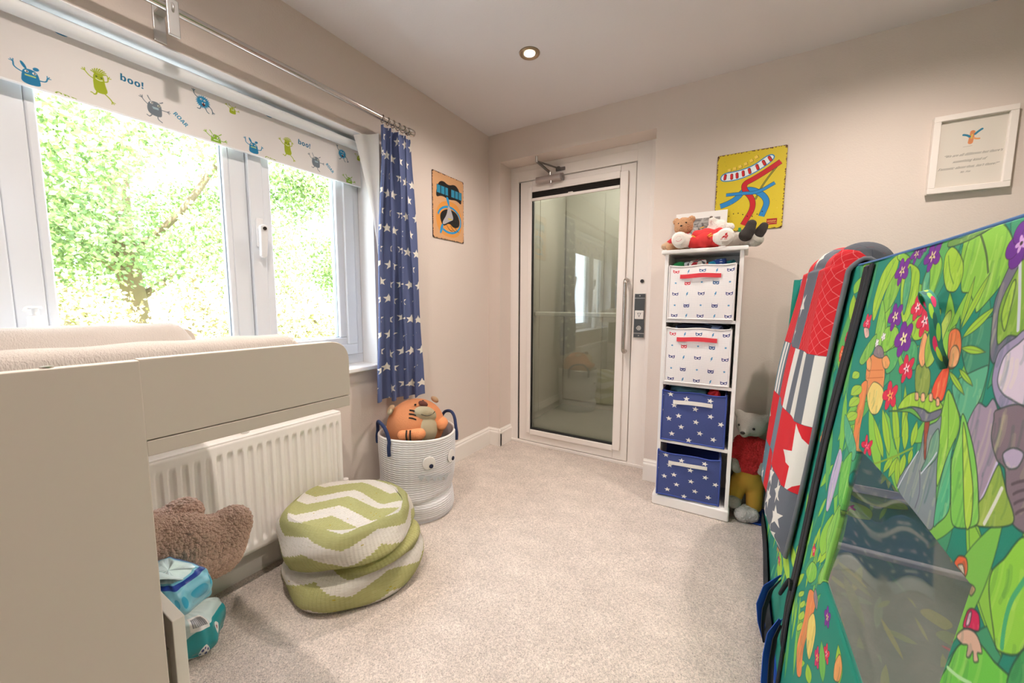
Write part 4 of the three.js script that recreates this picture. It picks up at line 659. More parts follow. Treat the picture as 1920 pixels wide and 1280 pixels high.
  const loopMap = canvasTex(256, 64, (c, w, h) => { c.fillStyle = '#1c7a6c'; c.fillRect(0, 0, w, h); for (let i = 0; i < 16; i++) { c.fillStyle = ['#8fcb4a', '#d8306a', '#a3cf3f', '#1c5a56'][i % 4]; c.beginPath(); c.ellipse(i * 16 + 6, 32 + 14 * Math.sin(i * 2), 12, 13, i, 0, 7); c.fill(); } });
  mesh('pull_loop', slabSurf((u, v) => { const p = crv.getPoint(v); return [p.x + (u - 0.5) * 0.014, p.y + (u - 0.5) * 0.004, p.z - (u - 0.5) * 0.006]; }, 4, 50, 0.002, (u, v) => [v, u]), std('#ffffff', 0.7, { map: loopMap, side: THREE.DoubleSide }), t);
  // inside: low mattress and a grey hem where it meets the end panel
  mesh('mattress', bb(1.86, XF - 0.04, 0.012, 0.085, -2.02, -0.2, 0.03), std('#a3978c', 0.9, { map: (() => { const m = jungleMap.clone(); m.wrapS = m.wrapT = THREE.RepeatWrapping; m.repeat.set(0.9, 0.7); return m; })(), bumpMap: foldBump, bumpScale: 0.012 }), t);
  mesh('inner_hem', [bb(1.87, XF - 0.05, 0.03, 0.095, -2.045, -2.02, 0.008), bb(1.88, XF - 0.04, 0.275, 0.31, BZ0 + 0.04, BZ0 + 0.046, 0.002)], cloth('#b9b8bc'), t);
}
// ---------------------------------------------------------------- patchwork quilt folded over the side of the bed
{
  const t = thing('patchwork_quilt', 'red and grey patchwork quilt with white stars and stripes folded over the bed side', 'quilt');
  const Wq = 0.58, Lq = 1.42;   // drawn size in metres, v = 0 at the hanging hem outside
  const quiltMap = canvasTex(1024, 2048, (c, w, h) => {
    const S = w / Wq, Y = (s) => h - s * (h / Lq); c.fillStyle = '#6b6f78'; c.fillRect(0, 0, w, h);
    const R = '#d8252f', G = '#6a6f79', W = '#e8e4dc', TL = '#5f7f8c', r = rng(8);
    const patch = (x0, x1, s0, s1, draw) => { c.save(); c.beginPath(); c.rect(x0 * S, Y(s1), (x1 - x0) * S, Y(s0) - Y(s1)); c.clip(); draw(x0 * S, Y(s1), (x1 - x0) * S, Y(s0) - Y(s1)); c.restore(); };
    const plain = (col) => (x, y, a, b) => { c.fillStyle = col; c.fillRect(x, y, a, b); };
    const stitch = (col) => (x, y, a, b) => { c.fillStyle = col; c.fillRect(x, y, a, b); c.strokeStyle = 'rgba(240,190,185,0.55)'; c.lineWidth = 2; for (let k = -10; k < 24; k++) { c.beginPath(); c.moveTo(x + k * 46, y); c.lineTo(x + k * 46 + b * 0.8, y + b); c.stroke(); c.beginPath(); c.moveTo(x + k * 46, y + b); c.lineTo(x + k * 46 + b * 0.8, y); c.stroke(); } };
    const stars = (bg, n, rad) => (x, y, a, b) => { c.fillStyle = bg; c.fillRect(x, y, a, b); c.fillStyle = W; for (const [fx, fy, k] of n) star(c, x + fx * a, y + fy * b, rad * k, fx * 2 - 0.6); };
    const stripes = (ws) => (x, y, a, b) => { c.fillStyle = W; c.fillRect(x, y, a, b); let q = 0; for (const [col, f] of ws) { c.fillStyle = col; c.fillRect(x + q * a, y, f * a + 1, b); q += f; } };
    const heather = (A, B) => (x, y, a, b) => { c.fillStyle = A; c.fillRect(x, y, a, b); c.strokeStyle = B; c.lineWidth = 2; c.globalAlpha = 0.5; for (let k = 0; k < 120; k++) { const q = x + r() * a, z = y + r() * b; c.beginPath(); c.moveTo(q, z); c.lineTo(q + 4, z + 14 + r() * 20); c.stroke(); } c.globalAlpha = 1; };
    const c1 = 0.17, c2 = 0.35, e = Wq, rows = [0, 0.22, 0.44, 0.66, 1.02];
    patch(0, c1, rows[0], rows[1], stars(TL, [[0.3, 0.3, 1], [0.7, 0.62, 1], [0.25, 0.85, 1]], 42)); patch(c1, c2, rows[0], rows[1], heather(R, '#8a6a70')); patch(c2, e, rows[0], rows[1], stars(G, [[0.18, 0.12, 1.1], [0.66, 0.16, 1.15], [0.28, 0.46, 1.1], [0.80, 0.50, 1], [0.25, 0.82, 1.1], [0.75, 0.85, 1.1]], 58));
    patch(0, c1, rows[1], rows[2], (x, y, a, b) => { plain(R)(x, y, a, b); c.fillStyle = W; star(c, x + a * 0.2, y + b * 0.5, 90, 0.3); }); patch(c1, c2, rows[1], rows[2], heather('#6f8490', '#b0565c')); patch(c2, e, rows[1], rows[2], (x, y, a, b) => { plain(R)(x, y, a, b); c.fillStyle = W; c.save(); c.translate(x + a, y + b * 0.54); c.scale(1.25, 1); star(c, 0, 0, 175, -0.34, 0.36); c.restore(); });
    patch(0, c1, rows[2], rows[3], stripes([[W, 0.14], [TL, 0.08], [W, 0.1], [TL, 0.12], [W, 0.16], [TL, 0.08], [W, 0.12], [G, 0.2]])); patch(c1, c2, rows[2], rows[3], stitch(R)); patch(c2, e, rows[2], rows[3], stripes([[W, 0.20], [G, 0.22], [W, 0.28], [G, 0.20], [W, 0.10]]));
    patch(0, c1, rows[3], rows[4], stitch(R)); patch(c1, c2 + 0.03, rows[3], rows[4], stars(G, [[0.5, 0.12, 1], [0.3, 0.36, 0.9], [0.6, 0.58, 1], [0.4, 0.86, 1]], 66)); patch(c2 + 0.03, e, rows[3], rows[4], stitch(R));
    c.strokeStyle = TL; c.lineWidth = 10; c.beginPath(); c.moveTo(c1 * S, Y(rows[3])); c.lineTo(c1 * S, Y(rows[4])); c.moveTo(c2 * S + 0.03 * S, Y(rows[3])); c.lineTo(c2 * S + 0.03 * S, Y(rows[4])); c.stroke();
    patch(0, e * 0.6, rows[4], Lq, stitch(R)); patch(e * 0.6, e, rows[4] - 0.03, Lq, heather('#5d6068', '#7a3c42'));
    c.strokeStyle = 'rgba(50,60,80,0.35)'; c.lineWidth = 3; for (const s of rows) { c.beginPath(); c.moveTo(0, Y(s)); c.lineTo(w, Y(s)); c.stroke(); }
  });
  const z0 = -2.02, z1 = -1.455, yb = 0.285;
  const f = (u, v) => {
    const s = v * Lq, side = bedTop - yb, z = lerp(z0, z1, u) + 0.014 * Math.sin(s * 6) * (u - 0.4) + (1 - u) * 0.20 * sstep(0.5, 1.0, s);
    const puff = 0.048 * Math.pow(Math.min(1, Math.min(u, 1 - u) * 11), 0.5) + 0.008 * Math.sin(u * 11 + s * 3) * Math.sin(u * Math.PI);
    const hem = sstep(0, 0.06, s), off = 0.014 + puff * (0.35 + 0.65 * hem);
    if (s < side) { const y = yb + s + 0.02 * (1 - u) * (1 - s); return [bedX(z, y) - off, y, z]; }
    const R = 0.012, a = (s - side) / (R + off), top = bedTop;
    const xc = bedX(z, top) + 0.02;
    if (a < Math.PI) { return [xc - (R * 0.6 + off) * Math.cos(a) - 0.0, top + (R * 0.45 + off) * Math.sin(a) * 1.0, z]; }
    const rest = s - side - Math.PI * (R + off); return [xc + R * 0.6 + off, top - rest, z];
  };
  mesh('quilt_body', slabSurf(f, 44, 140, 0.012, (u, v) => [u, v]), std('#ffffff', 0.95, { map: quiltMap, bumpMap: weaveBump, bumpScale: 0.0012, side: THREE.DoubleSide }), t);
  mesh('binding', [tube(Array.from({ length: 60 }, (_, i) => f(1, i / 59)), 0.007, 120, 6), tube(Array.from({ length: 60 }, (_, i) => f(0, i / 59)), 0.007, 120, 6)], cloth('#74777f'), t);
}
// ---------------------------------------------------------------- narrow shelf tower
const SX0 = 1.302, SX1 = 1.656, SZ0 = -2.405, SZ1 = -2.150, shelfY = [0.066, 0.370, 0.688, 1.020, 1.356];
{
  const t = thing('shelf_unit', 'narrow white four-tier shelf tower beside the lift door', 'shelf unit');
  const m = gloss('#f3efec', 0.38);
  for (const [a, b] of [[SX0, SX0 + 0.018], [SX1 - 0.018, SX1]]) mesh('side_panel', bb(a, b, 0.03, 1.356, SZ0, SZ1, 0.0015), m, t);
  mesh('top_board', bb(SX0 - 0.016, SX1 + 0.016, 1.356, 1.376, SZ0, SZ1 + 0.018, 0.006), m, t);
  for (const y of shelfY.slice(0, 4)) mesh('shelf_board', bb(SX0 + 0.018, SX1 - 0.018, y - 0.016, y, SZ0, SZ1 - 0.002, 0.001), m, t);
  mesh('back_panel', bb(SX0 + 0.01, SX1 - 0.01, 0.05, 1.356, SZ0, SZ0 + 0.006), m, t);
  mesh('plinth', bb(SX0 - 0.014, SX1 + 0.004, 0, 0.058, SZ0 + 0.02, SZ1 + 0.014, 0.008), m, t);
}
const navyBin = canvasTex(1024, 1024, (c, w) => {
  c.fillStyle = '#44518a'; c.fillRect(0, 0, w, w); const r = rng(6); for (let i = 0; i < 5000; i++) { c.fillStyle = r() < 0.5 ? 'rgba(255,255,255,0.03)' : 'rgba(0,0,30,0.05)'; c.fillRect(r() * w, r() * w, 3, 8); }
  c.fillStyle = '#f0ede6'; for (const [x, y] of [[0.13, 0.05], [0.39, 0.12], [0.76, 0.10], [0.20, 0.26], [0.54, 0.30], [0.28, 0.46], [0.78, 0.40], [0.12, 0.55], [0.56, 0.55], [0.94, 0.53], [0.33, 0.68], [0.63, 0.76], [0.18, 0.85], [0.84, 0.84], [0.46, 0.93]]) star(c, x * w, y * w, 56, x * 0.6 - 0.2);
});
const maskBin = canvasTex(1024, 1024, (c, w) => {
  c.fillStyle = '#f1eeec'; c.fillRect(0, 0, w, w); c.strokeStyle = '#cfcbcf'; c.lineWidth = 2.5; for (let i = 0; i <= 44; i++) { const q = i * w / 44; c.beginPath(); c.moveTo(q, 0); c.lineTo(q, w); c.moveTo(0, q); c.lineTo(w, q); c.stroke(); }
  const N = '#3c437c', R = '#d2394a', B = '#2f86b8', T = '#2d5a8c';
  const eyeMask = (x, y, s, col) => { c.save(); c.translate(x, y); c.scale(s, s); c.fillStyle = col; smoothPath(c, [[-30, -8], [-32, -24], [-20, -12], [0, -8], [20, -12], [32, -24], [30, -8], [30, 10], [14, 18], [0, 8], [-14, 18], [-30, 10]]); c.fill(); c.fillStyle = '#f5f3f2'; c.beginPath(); c.ellipse(-15, 2, 9, 6, 0.3, 0, 7); c.ellipse(15, 2, 9, 6, -0.3, 0, 7); c.fill(); c.restore(); };
  const helmet = (x, y, s, col) => { c.save(); c.translate(x, y); c.scale(s, s); c.fillStyle = col; c.beginPath(); c.moveTo(-28, -28); c.lineTo(-24, -10); c.lineTo(24, -10); c.lineTo(28, -28); c.lineTo(28, 14); c.quadraticCurveTo(26, 24, 12, 24); c.lineTo(-12, 24); c.quadraticCurveTo(-26, 24, -28, 14); c.closePath(); c.fill(); c.fillStyle = '#f5f3f2'; c.beginPath(); c.moveTo(-20, 0); c.lineTo(-4, 6); c.lineTo(-8, 12); c.lineTo(-20, 10); c.closePath(); c.moveTo(20, 0); c.lineTo(4, 6); c.lineTo(8, 12); c.lineTo(20, 10); c.closePath(); c.fill(); c.fillRect(-7, 16, 14, 4); c.restore(); };
  const bolt = (x, y, s) => { c.save(); c.translate(x, y); c.scale(s, s); c.fillStyle = B; c.beginPath(); for (const [a, b] of [[4, -26], [14, -26], [6, -6], [14, -6], [-10, 28], [-2, 2], [-10, 2]]) c.lineTo(a, b); c.closePath(); c.fill(); c.restore(); };
  const cols = [0.11, 0.30, 0.52, 0.73, 0.93], rows = [0.10, 0.31, 0.52, 0.73, 0.93];
  rows.forEach((y, j) => cols.forEach((x, i) => { const X = x * w, Y = y * w; if (j % 2 === 0) { if (i % 2 === 0) eyeMask(X, Y, 1.7, j === 0 && i === 0 ? R : j === 0 && i === 2 ? T : N); else bolt(X, Y, 1.5); } else { if (i % 2 === 0) { c.fillStyle = B; star(c, X, Y, 24); } else helmet(X, Y, 1.65, j === 1 ? (i === 1 ? R : T) : N); } }));
});
function bin(label, map, trimCol, tabCol, x, y, zFront, h, turn, group, sag = 0.006) {
  const t = thing('storage_bin', label, 'storage bin', [x, y, zFront], turn, group);
  const w = 0.298, d = 0.235, m = std('#ffffff', 0.9, { map, bumpMap: weaveBump, bumpScale: 0.0005, side: THREE.DoubleSide }), tr = cloth(trimCol), hw = w / 2;
  const top = (u) => h - sag * Math.sin(u * Math.PI) - 0.004 * Math.sin(u * 9);
  const front = (u, v) => [lerp(-hw, hw, u), top(u) * v, 0.010 * Math.sin(u * Math.PI) * Math.sin(v * Math.PI) + 0.002 * Math.sin(u * 17 + v * 6) - 0.006 * v * Math.sin(u * Math.PI)];
  const b = mesh('front_panel', slabSurf(front, 24, 20, 0.004, (u, v) => [u, v]), m, t);
  mesh('side_panel', slabSurf((u, v) => [hw - 0.001 + 0.003 * Math.sin(v * 5) * Math.sin(u * 3.14), h * v, -u * d], 10, 12, 0.004, (u, v) => [u * 0.8, v]), m, t);
  mesh('side_panel', slabSurf((u, v) => [-hw + 0.001 - 0.003 * Math.sin(v * 5) * Math.sin(u * 3.14), h * v, -d + u * d], 10, 12, 0.004, (u, v) => [u * 0.8, v]), m, t);
  mesh('back_panel', bb(-hw, hw, 0, h, -d - 0.004, -d), std(trimCol, 0.9), t);
  mesh('base', bb(-hw, hw, 0, 0.004, -d, 0), std(trimCol, 0.9), t);
  const P = (path, n = 24) => tube(Array.from({ length: n }, (_, i) => path(i / (n - 1))), 0.0042, n * 2, 6);
  mesh('piping', [P((s) => front(0, s)), P((s) => front(1, s)), P((s) => front(s, 1)), P((s) => { const q = front(s, 0); return [q[0], q[1] + 0.004, q[2]]; }), P((s) => [hw, h, -s * d]), P((s) => [-hw, h, -s * d])], tr, t);
  mesh('handle_tab', slabSurf((u, v) => { const a = lerp(0.18, 0.80, u), q = front(a, 0.775 + 0.075 * v); return [q[0], q[1] + 0.004 * Math.sin(u * 3.1) * 0, q[2] + 0.004 + 0.007 * Math.sin(u * Math.PI)]; }, 20, 3, -0.002), cloth(tabCol), t);
  return t;
}
const bz = SZ1 - 0.012;
bin('white bin printed with masks and a red tab, topmost and filled with rolled socks', maskBin, '#e9e4e2', '#d63c46', 1.476, shelfY[3] + 0.001, bz + 0.024, 0.275, -0.05);
bin('white bin printed with masks and a red tab, second from top with navy clothes inside', maskBin, '#e9e4e2', '#d63c46', 1.474, shelfY[2] + 0.001, bz + 0.022, 0.290, 0.03);
bin('navy bin with white stars and a white tab, third from top, teal clothes inside', navyBin, '#3f52a0', '#e4e0da', 1.470, shelfY[1] + 0.001, bz + 0.014, 0.272, 0.02);
bin('navy bin with white stars and a white tab, lowest in the tower and empty', navyBin, '#3f52a0', '#e4e0da', 1.462, shelfY[0] + 0.001, bz + 0.022, 0.245, 0.06, undefined, 0.012);
// things lying in the bins
function sock(name, label, col, cuff, x, y, z, r, turn, map) {
  const t = thing(name, label, 'socks', [x, y, z], turn, undefined), m = map ? std('#ffffff', 0.9, { map }) : cloth(col);
  const g = ell(r * 1.35, r * 0.9, r, 0, 0, 0, 20), p = g.attributes.position; for (let i = 0; i < p.count; i++) { const k = 1 + 0.05 * Math.sin(p.getX(i) * 150) + 0.05 * Math.sin(p.getY(i) * 110); p.setXYZ(i, p.getX(i) * k, p.getY(i) * k, p.getZ(i) * k); } g.computeVertexNormals();
  mesh('roll', g, m, t); mesh('cuff', put(new THREE.TorusGeometry(r * 0.72, r * 0.28, 8, 20), r * 0.75, 0, 0, 0, Math.PI / 2), cloth(cuff), t); return t;
}
const stripeMap = canvasTex(128, 128, (c, w) => { c.fillStyle = '#eee9e4'; c.fillRect(0, 0, w, w); c.fillStyle = '#b8303a'; for (let i = 0; i < 4; i++) c.fillRect(i * 32, 0, 9, w); c.fillStyle = '#55585e'; for (let i = 0; i < 4; i++) c.fillRect(i * 32 + 16, 0, 5, w); });
const dotMap = canvasTex(128, 128, (c, w) => { c.fillStyle = '#2f4f9a'; c.fillRect(0, 0, w, w); c.fillStyle = '#cfd8e8'; for (let i = 0; i < 36; i++) { c.beginPath(); c.arc((i % 6) * 22 + 10, Math.floor(i / 6) * 22 + 10, 4, 0, 7); c.fill(); } });
const sy = shelfY[3] + 0.278;
sock('rolled_socks', 'small green rolled socks at the left of the top bin', '#2f9a58', '#2a8a50', 1.366, sy, bz - 0.03, 0.022, 0.5);
sock('rolled_socks', 'white and blue rolled socks next to the green pair in the top bin', '#d8dde4', '#3a62a8', 1.402, sy + 0.002, bz - 0.045, 0.020, 1.2);
sock('rolled_socks', 'blue dotted rolled socks at the right of the top bin', '#2f4f9a', '#27407e', 1.553, sy + 0.006, bz - 0.045, 0.026, 0.2, dotMap);
sock('rolled_socks', 'bright cyan rolled socks left of the dotted pair in the top bin', '#2fa0cc', '#2890b8', 1.520, sy, bz - 0.03, 0.018, 0.9);
sock('rolled_socks', 'orange-red rolled socks in the middle of the top bin', '#dd5a3c', '#cf4a30', 1.500, sy - 0.005, bz - 0.028, 0.015, 2.2);
sock('rolled_socks', 'dark teal rolled socks at the right end of the top bin', '#1f6f74', '#1a5a60', 1.598, sy, bz - 0.04, 0.020, -0.5);
function garment(name, label, x, y, z, w, h, d, mat, seed, n = 3) {
  const t = thing(name, label, 'clothes', [x, y, z]);
  const f = (u, v) => { const a = u * 2 * Math.PI, b = (v - 0.5) * Math.PI, k = 1 + 0.10 * Math.sin(a * n + seed) * Math.cos(b) + 0.07 * Math.sin(a * 7 + b * 5 + seed); const sq = (q) => Math.sign(q) * Math.abs(q) ** 0.7; return [w * sq(Math.cos(a)) * sq(Math.cos(b)) * k, h * sq(Math.sin(b)) * k * (1 + 0.25 * Math.sin(a * 2 + seed)), d * sq(Math.sin(a)) * sq(Math.cos(b)) * k]; };
  mesh('fold', surf(f, 72, 36, (u, v) => [u, v * 0.5]), mat, t); return t;
}
const bluePatch = canvasTex(256, 128, (c, w, h) => { c.fillStyle = '#242a3e'; c.fillRect(0, 0, w, h); c.fillStyle = '#8f9fc8'; const r = rng(2); for (let i = 0; i < 9; i++) { c.beginPath(); c.ellipse(r() * w, r() * h, 22, 12, r() * 3, 0, 7); c.fill(); } });
garment('folded_shirt', 'striped white and red crumpled top in the middle of the top bin', 1.452, sy - 0.004, bz - 0.05, 0.046, 0.026, 0.04, std('#ffffff', 0.9, { map: stripeMap }), 1);
garment('folded_shirt', 'dark garment filling the back of the top bin', 1.50, sy - 0.045, bz - 0.14, 0.115, 0.04, 0.06, cloth('#30323a'), 4);
garment('folded_trousers', 'navy garment with pale blue patches in the second bin', 1.478, shelfY[2] + 0.288, bz - 0.075, 0.115, 0.022, 0.06, std('#ffffff', 0.9, { map: bluePatch }), 2, 5);
garment('folded_shirt', 'teal crumpled garment in the third bin from the top', 1.44, shelfY[1] + 0.272, bz - 0.065, 0.090, 0.022, 0.05, cloth('#41636f'), 3, 6);
garment('folded_shirt', 'bright red garment at the right of the third bin', 1.560, shelfY[1] + 0.262, bz - 0.06, 0.028, 0.024, 0.04, cloth('#d42c34'), 6);
// ---------------------------------------------------------------- soft toys
function tufts(parent, geo, n, size, fur, seed = 1) {
  const mat = std(fur.color, 1, { sheenTint: '#5a544e' });   // each tuft is round itself and needs no relief   // short curly pile over a body
  const s = new MeshSurfaceSampler(new THREE.Mesh(geo)).setRandomGenerator(rng(seed)).build(), im = new THREE.InstancedMesh(new THREE.IcosahedronGeometry(1, 0), mat, n), m = new THREE.Matrix4(), p = V(0, 0, 0), k = V(0, 0, 0), q = new THREE.Quaternion(), r = rng(seed + 9), c = new THREE.Color();
  for (let i = 0; i < n; i++) { s.sample(p, k); q.setFromUnitVectors(V(0, 1, 0), k.normalize()); const a = size * (0.6 + 0.7 * r()); m.compose(p.addScaledVector(k, -a * 0.2), q, V(a, a * (0.7 + 0.5 * r()), a)); im.setMatrixAt(i, m); const b = 0.93 + 0.14 * r(); im.setColorAt(i, c.setRGB(b, b, b)); }
  im.name = 'pile'; im.userData.kind = 'stuff'; im.castShadow = im.receiveShadow = true; parent.add(im); return im;
}
const eyeM = std('#1c1512', 0.12), noseM = std('#241a16', 0.45);
const eyes = (list, r, parent) => list.forEach((p) => mesh('eye', ell(r, r, r, ...p, 16), eyeM, parent));
const Y0 = 1.376;
{ // brown teddy in a red top, left on the shelf tower
  const t = thing('teddy_bear', 'small brown curly teddy bear in a red top, leftmost on the shelf tower', 'soft toy', [1.372, Y0, -2.235], -0.15);
  const fur = plush('#cfa27c'), paw = plush('#d8b494');
  const head = blob([[0, 0.128, 0, 0.043, 0.004, 0.130, 0.006, 0.043], ball(-0.038, 0.160, -0.004, 0.016), ball(0.038, 0.164, -0.004, 0.016), ball(0.006, 0.118, 0.040, 0.019)], 0.0035, 0.010, (x, y, z) => 0.0012 * Math.sin(x * 520) * Math.sin(y * 480) * Math.sin(z * 500));
  const h = mesh('head', head, fur, t); tufts(h, head, 1500, 0.0032, fur, 3);
  mesh('body', blob([[0, 0.045, 0, 0.040, 0, 0.085, 0, 0.026]], 0.004, 0.01), cloth('#c92f38'), t);
  mesh('sleeve', blob([[-0.022, 0.075, 0.004, 0.020, -0.062, 0.045, 0.018, 0.018]], 0.004, 0.008), cloth('#c92f38'), t); mesh('paw', blob([[-0.066, 0.040, 0.020, 0.018, -0.084, 0.030, 0.030, 0.017]], 0.0035, 0.008), paw, t);
  mesh('sleeve', blob([[0.022, 0.075, 0.004, 0.020, 0.052, 0.055, 0.02, 0.018]], 0.004, 0.008), cloth('#c92f38'), t);
  mesh('leg', blob([[-0.025, 0.022, 0.01, 0.024, -0.045, 0.020, 0.06, 0.020]], 0.004, 0.008), fur, t); mesh('leg', blob([[0.02, 0.022, 0.01, 0.024, 0.018, 0.02, 0.045, 0.020]], 0.004, 0.008), fur, t);
  eyes([[-0.012, 0.139, 0.043], [0.024, 0.140, 0.043]], 0.0048, t); mesh('nose', ell(0.006, 0.0045, 0.004, 0.006, 0.124, 0.060, 14), noseM, t);
  mesh('bow', [ell(0.012, 0.008, 0.005, 0.022, 0.080, 0.036, 12), ell(0.012, 0.008, 0.005, 0.040, 0.078, 0.034, 12)], cloth('#c9c4c2'), t);
}
{ // white bear lying back in red shorts and shirt
  const t = thing('teddy_bear', 'white fluffy teddy bear in red kit leaning back on the shelf tower', 'soft toy', [1.475, Y0, -2.225]);
  const fur = plush('#fbf6ee'), red = cloth('#d23a3c', { bumpMap: foldBump, bumpScale: 0.02 });
  const hb = blob([[0.045, 0.095, -0.045, 0.046, 0.060, 0.110, -0.04, 0.044], [0.035, 0.140, -0.022, 0.022, 0.03, 0.150, -0.012, 0.016], ball(0.112, 0.112, -0.035, 0.019), ball(0.005, 0.10, -0.075, 0.019)], 0.0035, 0.014, (x, y, z) => 0.0016 * Math.sin(x * 420 + Math.sin(y * 300)) * Math.sin(y * 390) * Math.sin(z * 410));
  const h = mesh('head', hb, fur, t); mesh('nose', ell(0.008, 0.0055, 0.006, 0.026, 0.163, -0.004, 14), std('#6a5a52', 0.5), t);
  mesh('shirt', blob([[0.02, 0.060, -0.03, 0.048, 0.01, 0.060, 0.02, 0.046], [-0.02, 0.085, -0.02, 0.022, -0.035, 0.078, 0.02, 0.022], [0.06, 0.088, -0.015, 0.022, 0.070, 0.085, 0.01, 0.02]], 0.0045, 0.012), red, t);
  const shorts = mesh('shorts', blob([[0.01, 0.046, 0.03, 0.045, 0.01, 0.042, 0.052, 0.040], [-0.02, 0.035, 0.04, 0.030, -0.05, 0.035, 0.06, 0.028], [0.04, 0.035, 0.04, 0.030, 0.07, 0.035, 0.06, 0.028]], 0.0045, 0.012), cloth('#cf3434', { bumpMap: foldBump, bumpScale: 0.02 }), t);
  const yel = std('#e3a93a', 0.7); for (const [x, y, z, a] of [[-0.012, 0.112, 0.014, 0.3], [0.030, 0.062, 0.094, 0.6], [0.036, 0.055, 0.092, 0.4], [-0.042, 0.060, 0.088, -0.5]]) mesh('trim_flash', put(ell(0.012, 0.003, 0.002, 0, 0, 0, 10), x, y, z, 0, 0, a), yel, shorts);
  for (const [x, s] of [[-0.100, 0], [0.092, 1]]) {
    const lg = blob([[x * 0.55, 0.040, 0.045, 0.030, x, 0.046, 0.075, 0.036], [x - 0.008 * (s ? -1 : 1), 0.052, 0.085, 0.036, x, 0.040, 0.088, 0.034]], 0.0035, 0.012, (x2, y2, z2) => 0.0014 * Math.sin(x2 * 420 + Math.sin(y2 * 300)) * Math.sin(y2 * 390) * Math.sin(z2 * 410)), l = mesh('leg', lg, fur, t);
    const pad = canvasTex(128, 128, (c, w) => { c.fillStyle = '#efe6dc'; c.fillRect(0, 0, w, w); c.lineCap = 'round'; if (s) { c.fillStyle = c.strokeStyle = '#c8202c'; c.lineWidth = 5; c.beginPath(); c.moveTo(30, 92); c.quadraticCurveTo(50, 60, 62, 66); c.lineTo(66, 40); c.lineTo(84, 30); c.quadraticCurveTo(92, 40, 80, 48); c.quadraticCurveTo(100, 60, 88, 84); c.quadraticCurveTo(70, 96, 60, 84); c.closePath(); c.fill(); c.beginPath(); c.moveTo(68, 90); c.lineTo(66, 108); c.moveTo(78, 88); c.lineTo(82, 106); c.moveTo(40, 96); c.quadraticCurveTo(30, 106, 24, 100); c.stroke(); c.strokeStyle = '#efe6dc'; c.lineWidth = 3; c.beginPath(); c.moveTo(62, 66); c.lineTo(86, 62); c.moveTo(60, 76); c.lineTo(84, 74); c.stroke(); } else { c.strokeStyle = '#d06a78'; c.lineWidth = 4; c.beginPath(); c.arc(64, 58, 34, 0.2, 2.4); c.stroke(); c.lineWidth = 2; c.beginPath(); c.arc(64, 58, 28, 3.4, 5.6); c.stroke(); } });
    const pg = new THREE.CircleGeometry(0.028, 28); { const pp = pg.attributes.position; for (let i = 0; i < pp.count; i++) pp.setZ(i, -8 * (pp.getX(i) ** 2 + pp.getY(i) ** 2)); pg.computeVertexNormals(); } pg.scale(1, 0.95, 1); mesh('paw_pad', put(pg, x + (s ? 0.006 : -0.006), 0.047, 0.127, -0.1, (s ? 0.1 : -0.1)), std('#ffffff', 0.9, { map: pad, bumpMap: plushBump, bumpScale: 0.001 }), l);
  }
}
{ // black-footed toy slumped over the right edge
  const t = thing('soft_toy', 'cream soft toy with black feet slumped over the right end of the shelf top', 'soft toy', [1.635, Y0, -2.235]);
  const cream = plush('#d8d2c8'), blk = plush('#3b3532');
  mesh('body', blob([[-0.03, 0.040, -0.03, 0.038, 0.035, 0.050, 0.0, 0.042], [0.035, 0.050, 0, 0.040, 0.062, 0.036, 0.03, 0.036]], 0.0045, 0.015), cream, t);
  mesh('foot', blob([[0.022, 0.052, 0.068, 0.030, 0.034, 0.070, 0.070, 0.024], [0.034, 0.07, 0.07, 0.022, 0.042, 0.100, 0.068, 0.021]], 0.004, 0.012), blk, t);
  mesh('foot', blob([[0.072, 0.050, 0.045, 0.022, 0.082, 0.070, 0.045, 0.020], [0.082, 0.07, 0.045, 0.019, 0.092, 0.090, 0.044, 0.018]], 0.004, 0.012), blk, t);
  mesh('tag', bb(-0.012, 0.0, 0.075, 0.095, 0.028, 0.030), std('#2e8a5a', 0.6), t);
}
{ // card leaning on the wall behind the bears
  const t = thing('photo_print', 'grey photograph with a white border leaning on the wall behind the bears', 'photograph', [1.437, Y0, -2.385], 0); t.rotation.x = -0.09;
  mesh('card', bb(-0.128, 0.128, 0, 0.232, -0.003, 0, 0.001), std('#f2efec', 0.6), t);
  const m = canvasTex(256, 256, (c, w) => { c.fillStyle = '#8f8b88'; c.fillRect(0, 0, w, w); const r = rng(14); for (let i = 0; i < 60; i++) { c.strokeStyle = r() < 0.5 ? 'rgba(190,186,182,0.5)' : 'rgba(70,68,66,0.4)'; c.lineWidth = 3 + r() * 9; c.beginPath(); c.moveTo(r() * w, r() * w); c.quadraticCurveTo(r() * w, r() * w, r() * w, r() * w); c.stroke(); } });
  const g = new THREE.PlaneGeometry(0.205, 0.185); g.translate(-0.008, 0.105, 0.0006); mesh('print', g, std('#ffffff', 0.5, { map: m }), t);
}
